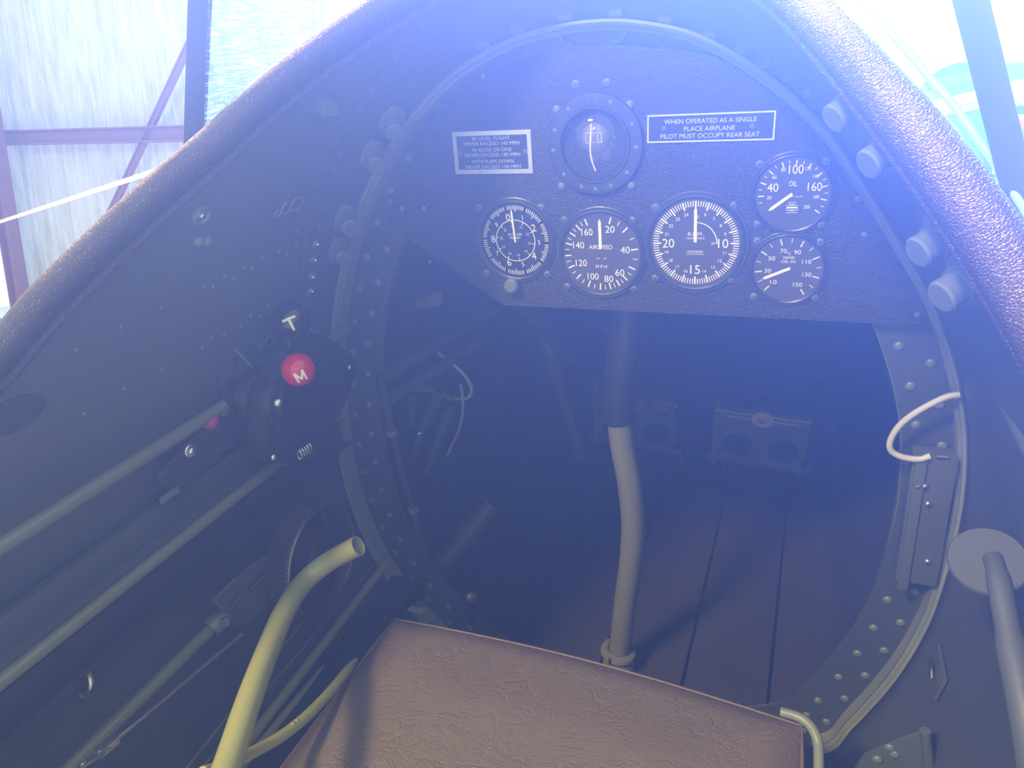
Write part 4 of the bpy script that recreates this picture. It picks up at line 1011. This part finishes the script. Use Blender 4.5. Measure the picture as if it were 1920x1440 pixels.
# ================================================================ VEIL VOLUME ADDED FOR LENS GLARE
hz = bpy.data.materials.new('glare_haze'); hz.use_nodes = True; nt = hz.node_tree; nt.nodes.remove(nt.nodes['Principled BSDF'])
vsn = nt.nodes.new('ShaderNodeVolumeScatter'); vsn.inputs['Color'].default_value = (0.145, 0.275, 1.0, 1); vsn.inputs['Density'].default_value = VEIL; vsn.inputs['Anisotropy'].default_value = 0.60
nt.links.new(vsn.outputs[0], nt.nodes['Material Output'].inputs['Volume'])
o = obj('glare_haze', box((0.0, -0.08, -0.42), (0.84, 2.1, 1.12)), hz, sm=False, kind='stuff'); o['label'] = 'blue haze added to stand in for a veil of lens glare'; o['category'] = 'glare_haze'

# ================================================================ BEYOND THE RIGHT WINDSCREEN
def gp3(px, py, d): r = look(px, py); return EYE + r * d
ec = gp3(1790, 205, 9.0); axd = (EYE - ec).normalized()
en = thing('parked_airplane', 'blue engine cowling of an airplane parked beyond the right windscreen', 'airplane', ec)
obj('cowling', lathe([(.22, -.5), (.40, -.35), (.44, 0), (.42, .10), (.36, .12), (.34, .08), (.34, -.2)], ec, (axd + Vector((.4, 0, .1))).normalized(), 40), COWL, en)
obj('engine', lathe([(0, .12), (.07, .11), (.11, .03), (.15, .0), (.33, -.05)], ec, (axd + Vector((.4, 0, .1))).normalized(), 24), mat('engine_grey', (.15, .3, .42), .4, .5), en)
for k in range(9):
    a = 2 * PI * k / 9; ax = (axd + Vector((.4, 0, .1))).normalized(); u = ax.orthogonal().normalized(); v = ax.cross(u); d = u * math.cos(a) + v * math.sin(a)
    obj('cylinder', sweep([ec + d * .12 + ax * .02, ec + d * .32 + ax * .02], .045, 12), mat('cyl', (.25, .45, .55), .4, .4) if k == 0 else bpy.data.materials['cyl'], en)
obj('fuselage', lathe([(.40, -.34), (.42, -1.2), (.30, -2.6), (.12, -3.6), (0, -3.7)], ec, (axd + Vector((.4, 0, .1))).normalized(), 32), COWL, en)
D2 = 4.6; px_m = D2 * 0.77 / FPX
tc_ = gp3(1985, 230, D2); u = M @ Vector((1, 0, 0)); u = (u - u.dot(UP) * UP).normalized(); fwd = UP.cross(u)
rt = Matrix((u, fwd, UP)).transposed()
tk = thing('parked_airplane', 'dark airplane with white wing edge and red panel, at the far right edge', 'airplane', tc_)
tk['group'] = 'airplanes parked in the hangar'; en['group'] = 'airplanes parked in the hangar'
def tb(nm, y0, y1, x0, dep, m, bev=.01, back=0.0):
    h = (y1 - y0) * px_m; w = 200 * px_m; c = tc_ + u * ((x0 - 1985) * px_m + w / 2) + UP * ((230 - (y0 + y1) / 2) * px_m) + fwd * (dep / 2 + back)
    return obj(nm, box(c, (w, dep, h), bev, rt), m, tk)
tb('canopy_deck', 112, 158, 1868, .5, TRUCK, .05, .10); tb('wing', 158, 181, 1866, .9, WHITE, .03, -.12); tb('wing_underside', 181, 194, 1874, .5, mat('pale_lilac', (.45, .42, .55), .4), .01, 0)
tb('fuselage', 190, 330, 1880, .8, TRUCK, .05, .12); tb('red_panel', 222, 241, 1912, .1, mat('red_panel', (.62, .07, .10), .3), .004, .03)
tb('white_panel', 212, 226, 1884, .1, WHITE, .004, .05); tb('fairing', 292, 322, 1900, .3, WHITE, .03, -.05)
obj('cylinder', lathe([(0, .1), (.03, .1), (.045, .08), (.045, -.1), (0, -.1)], tc_ + u * (-72 * px_m) - UP * (30 * px_m), -fwd, 20), COWL, tk)
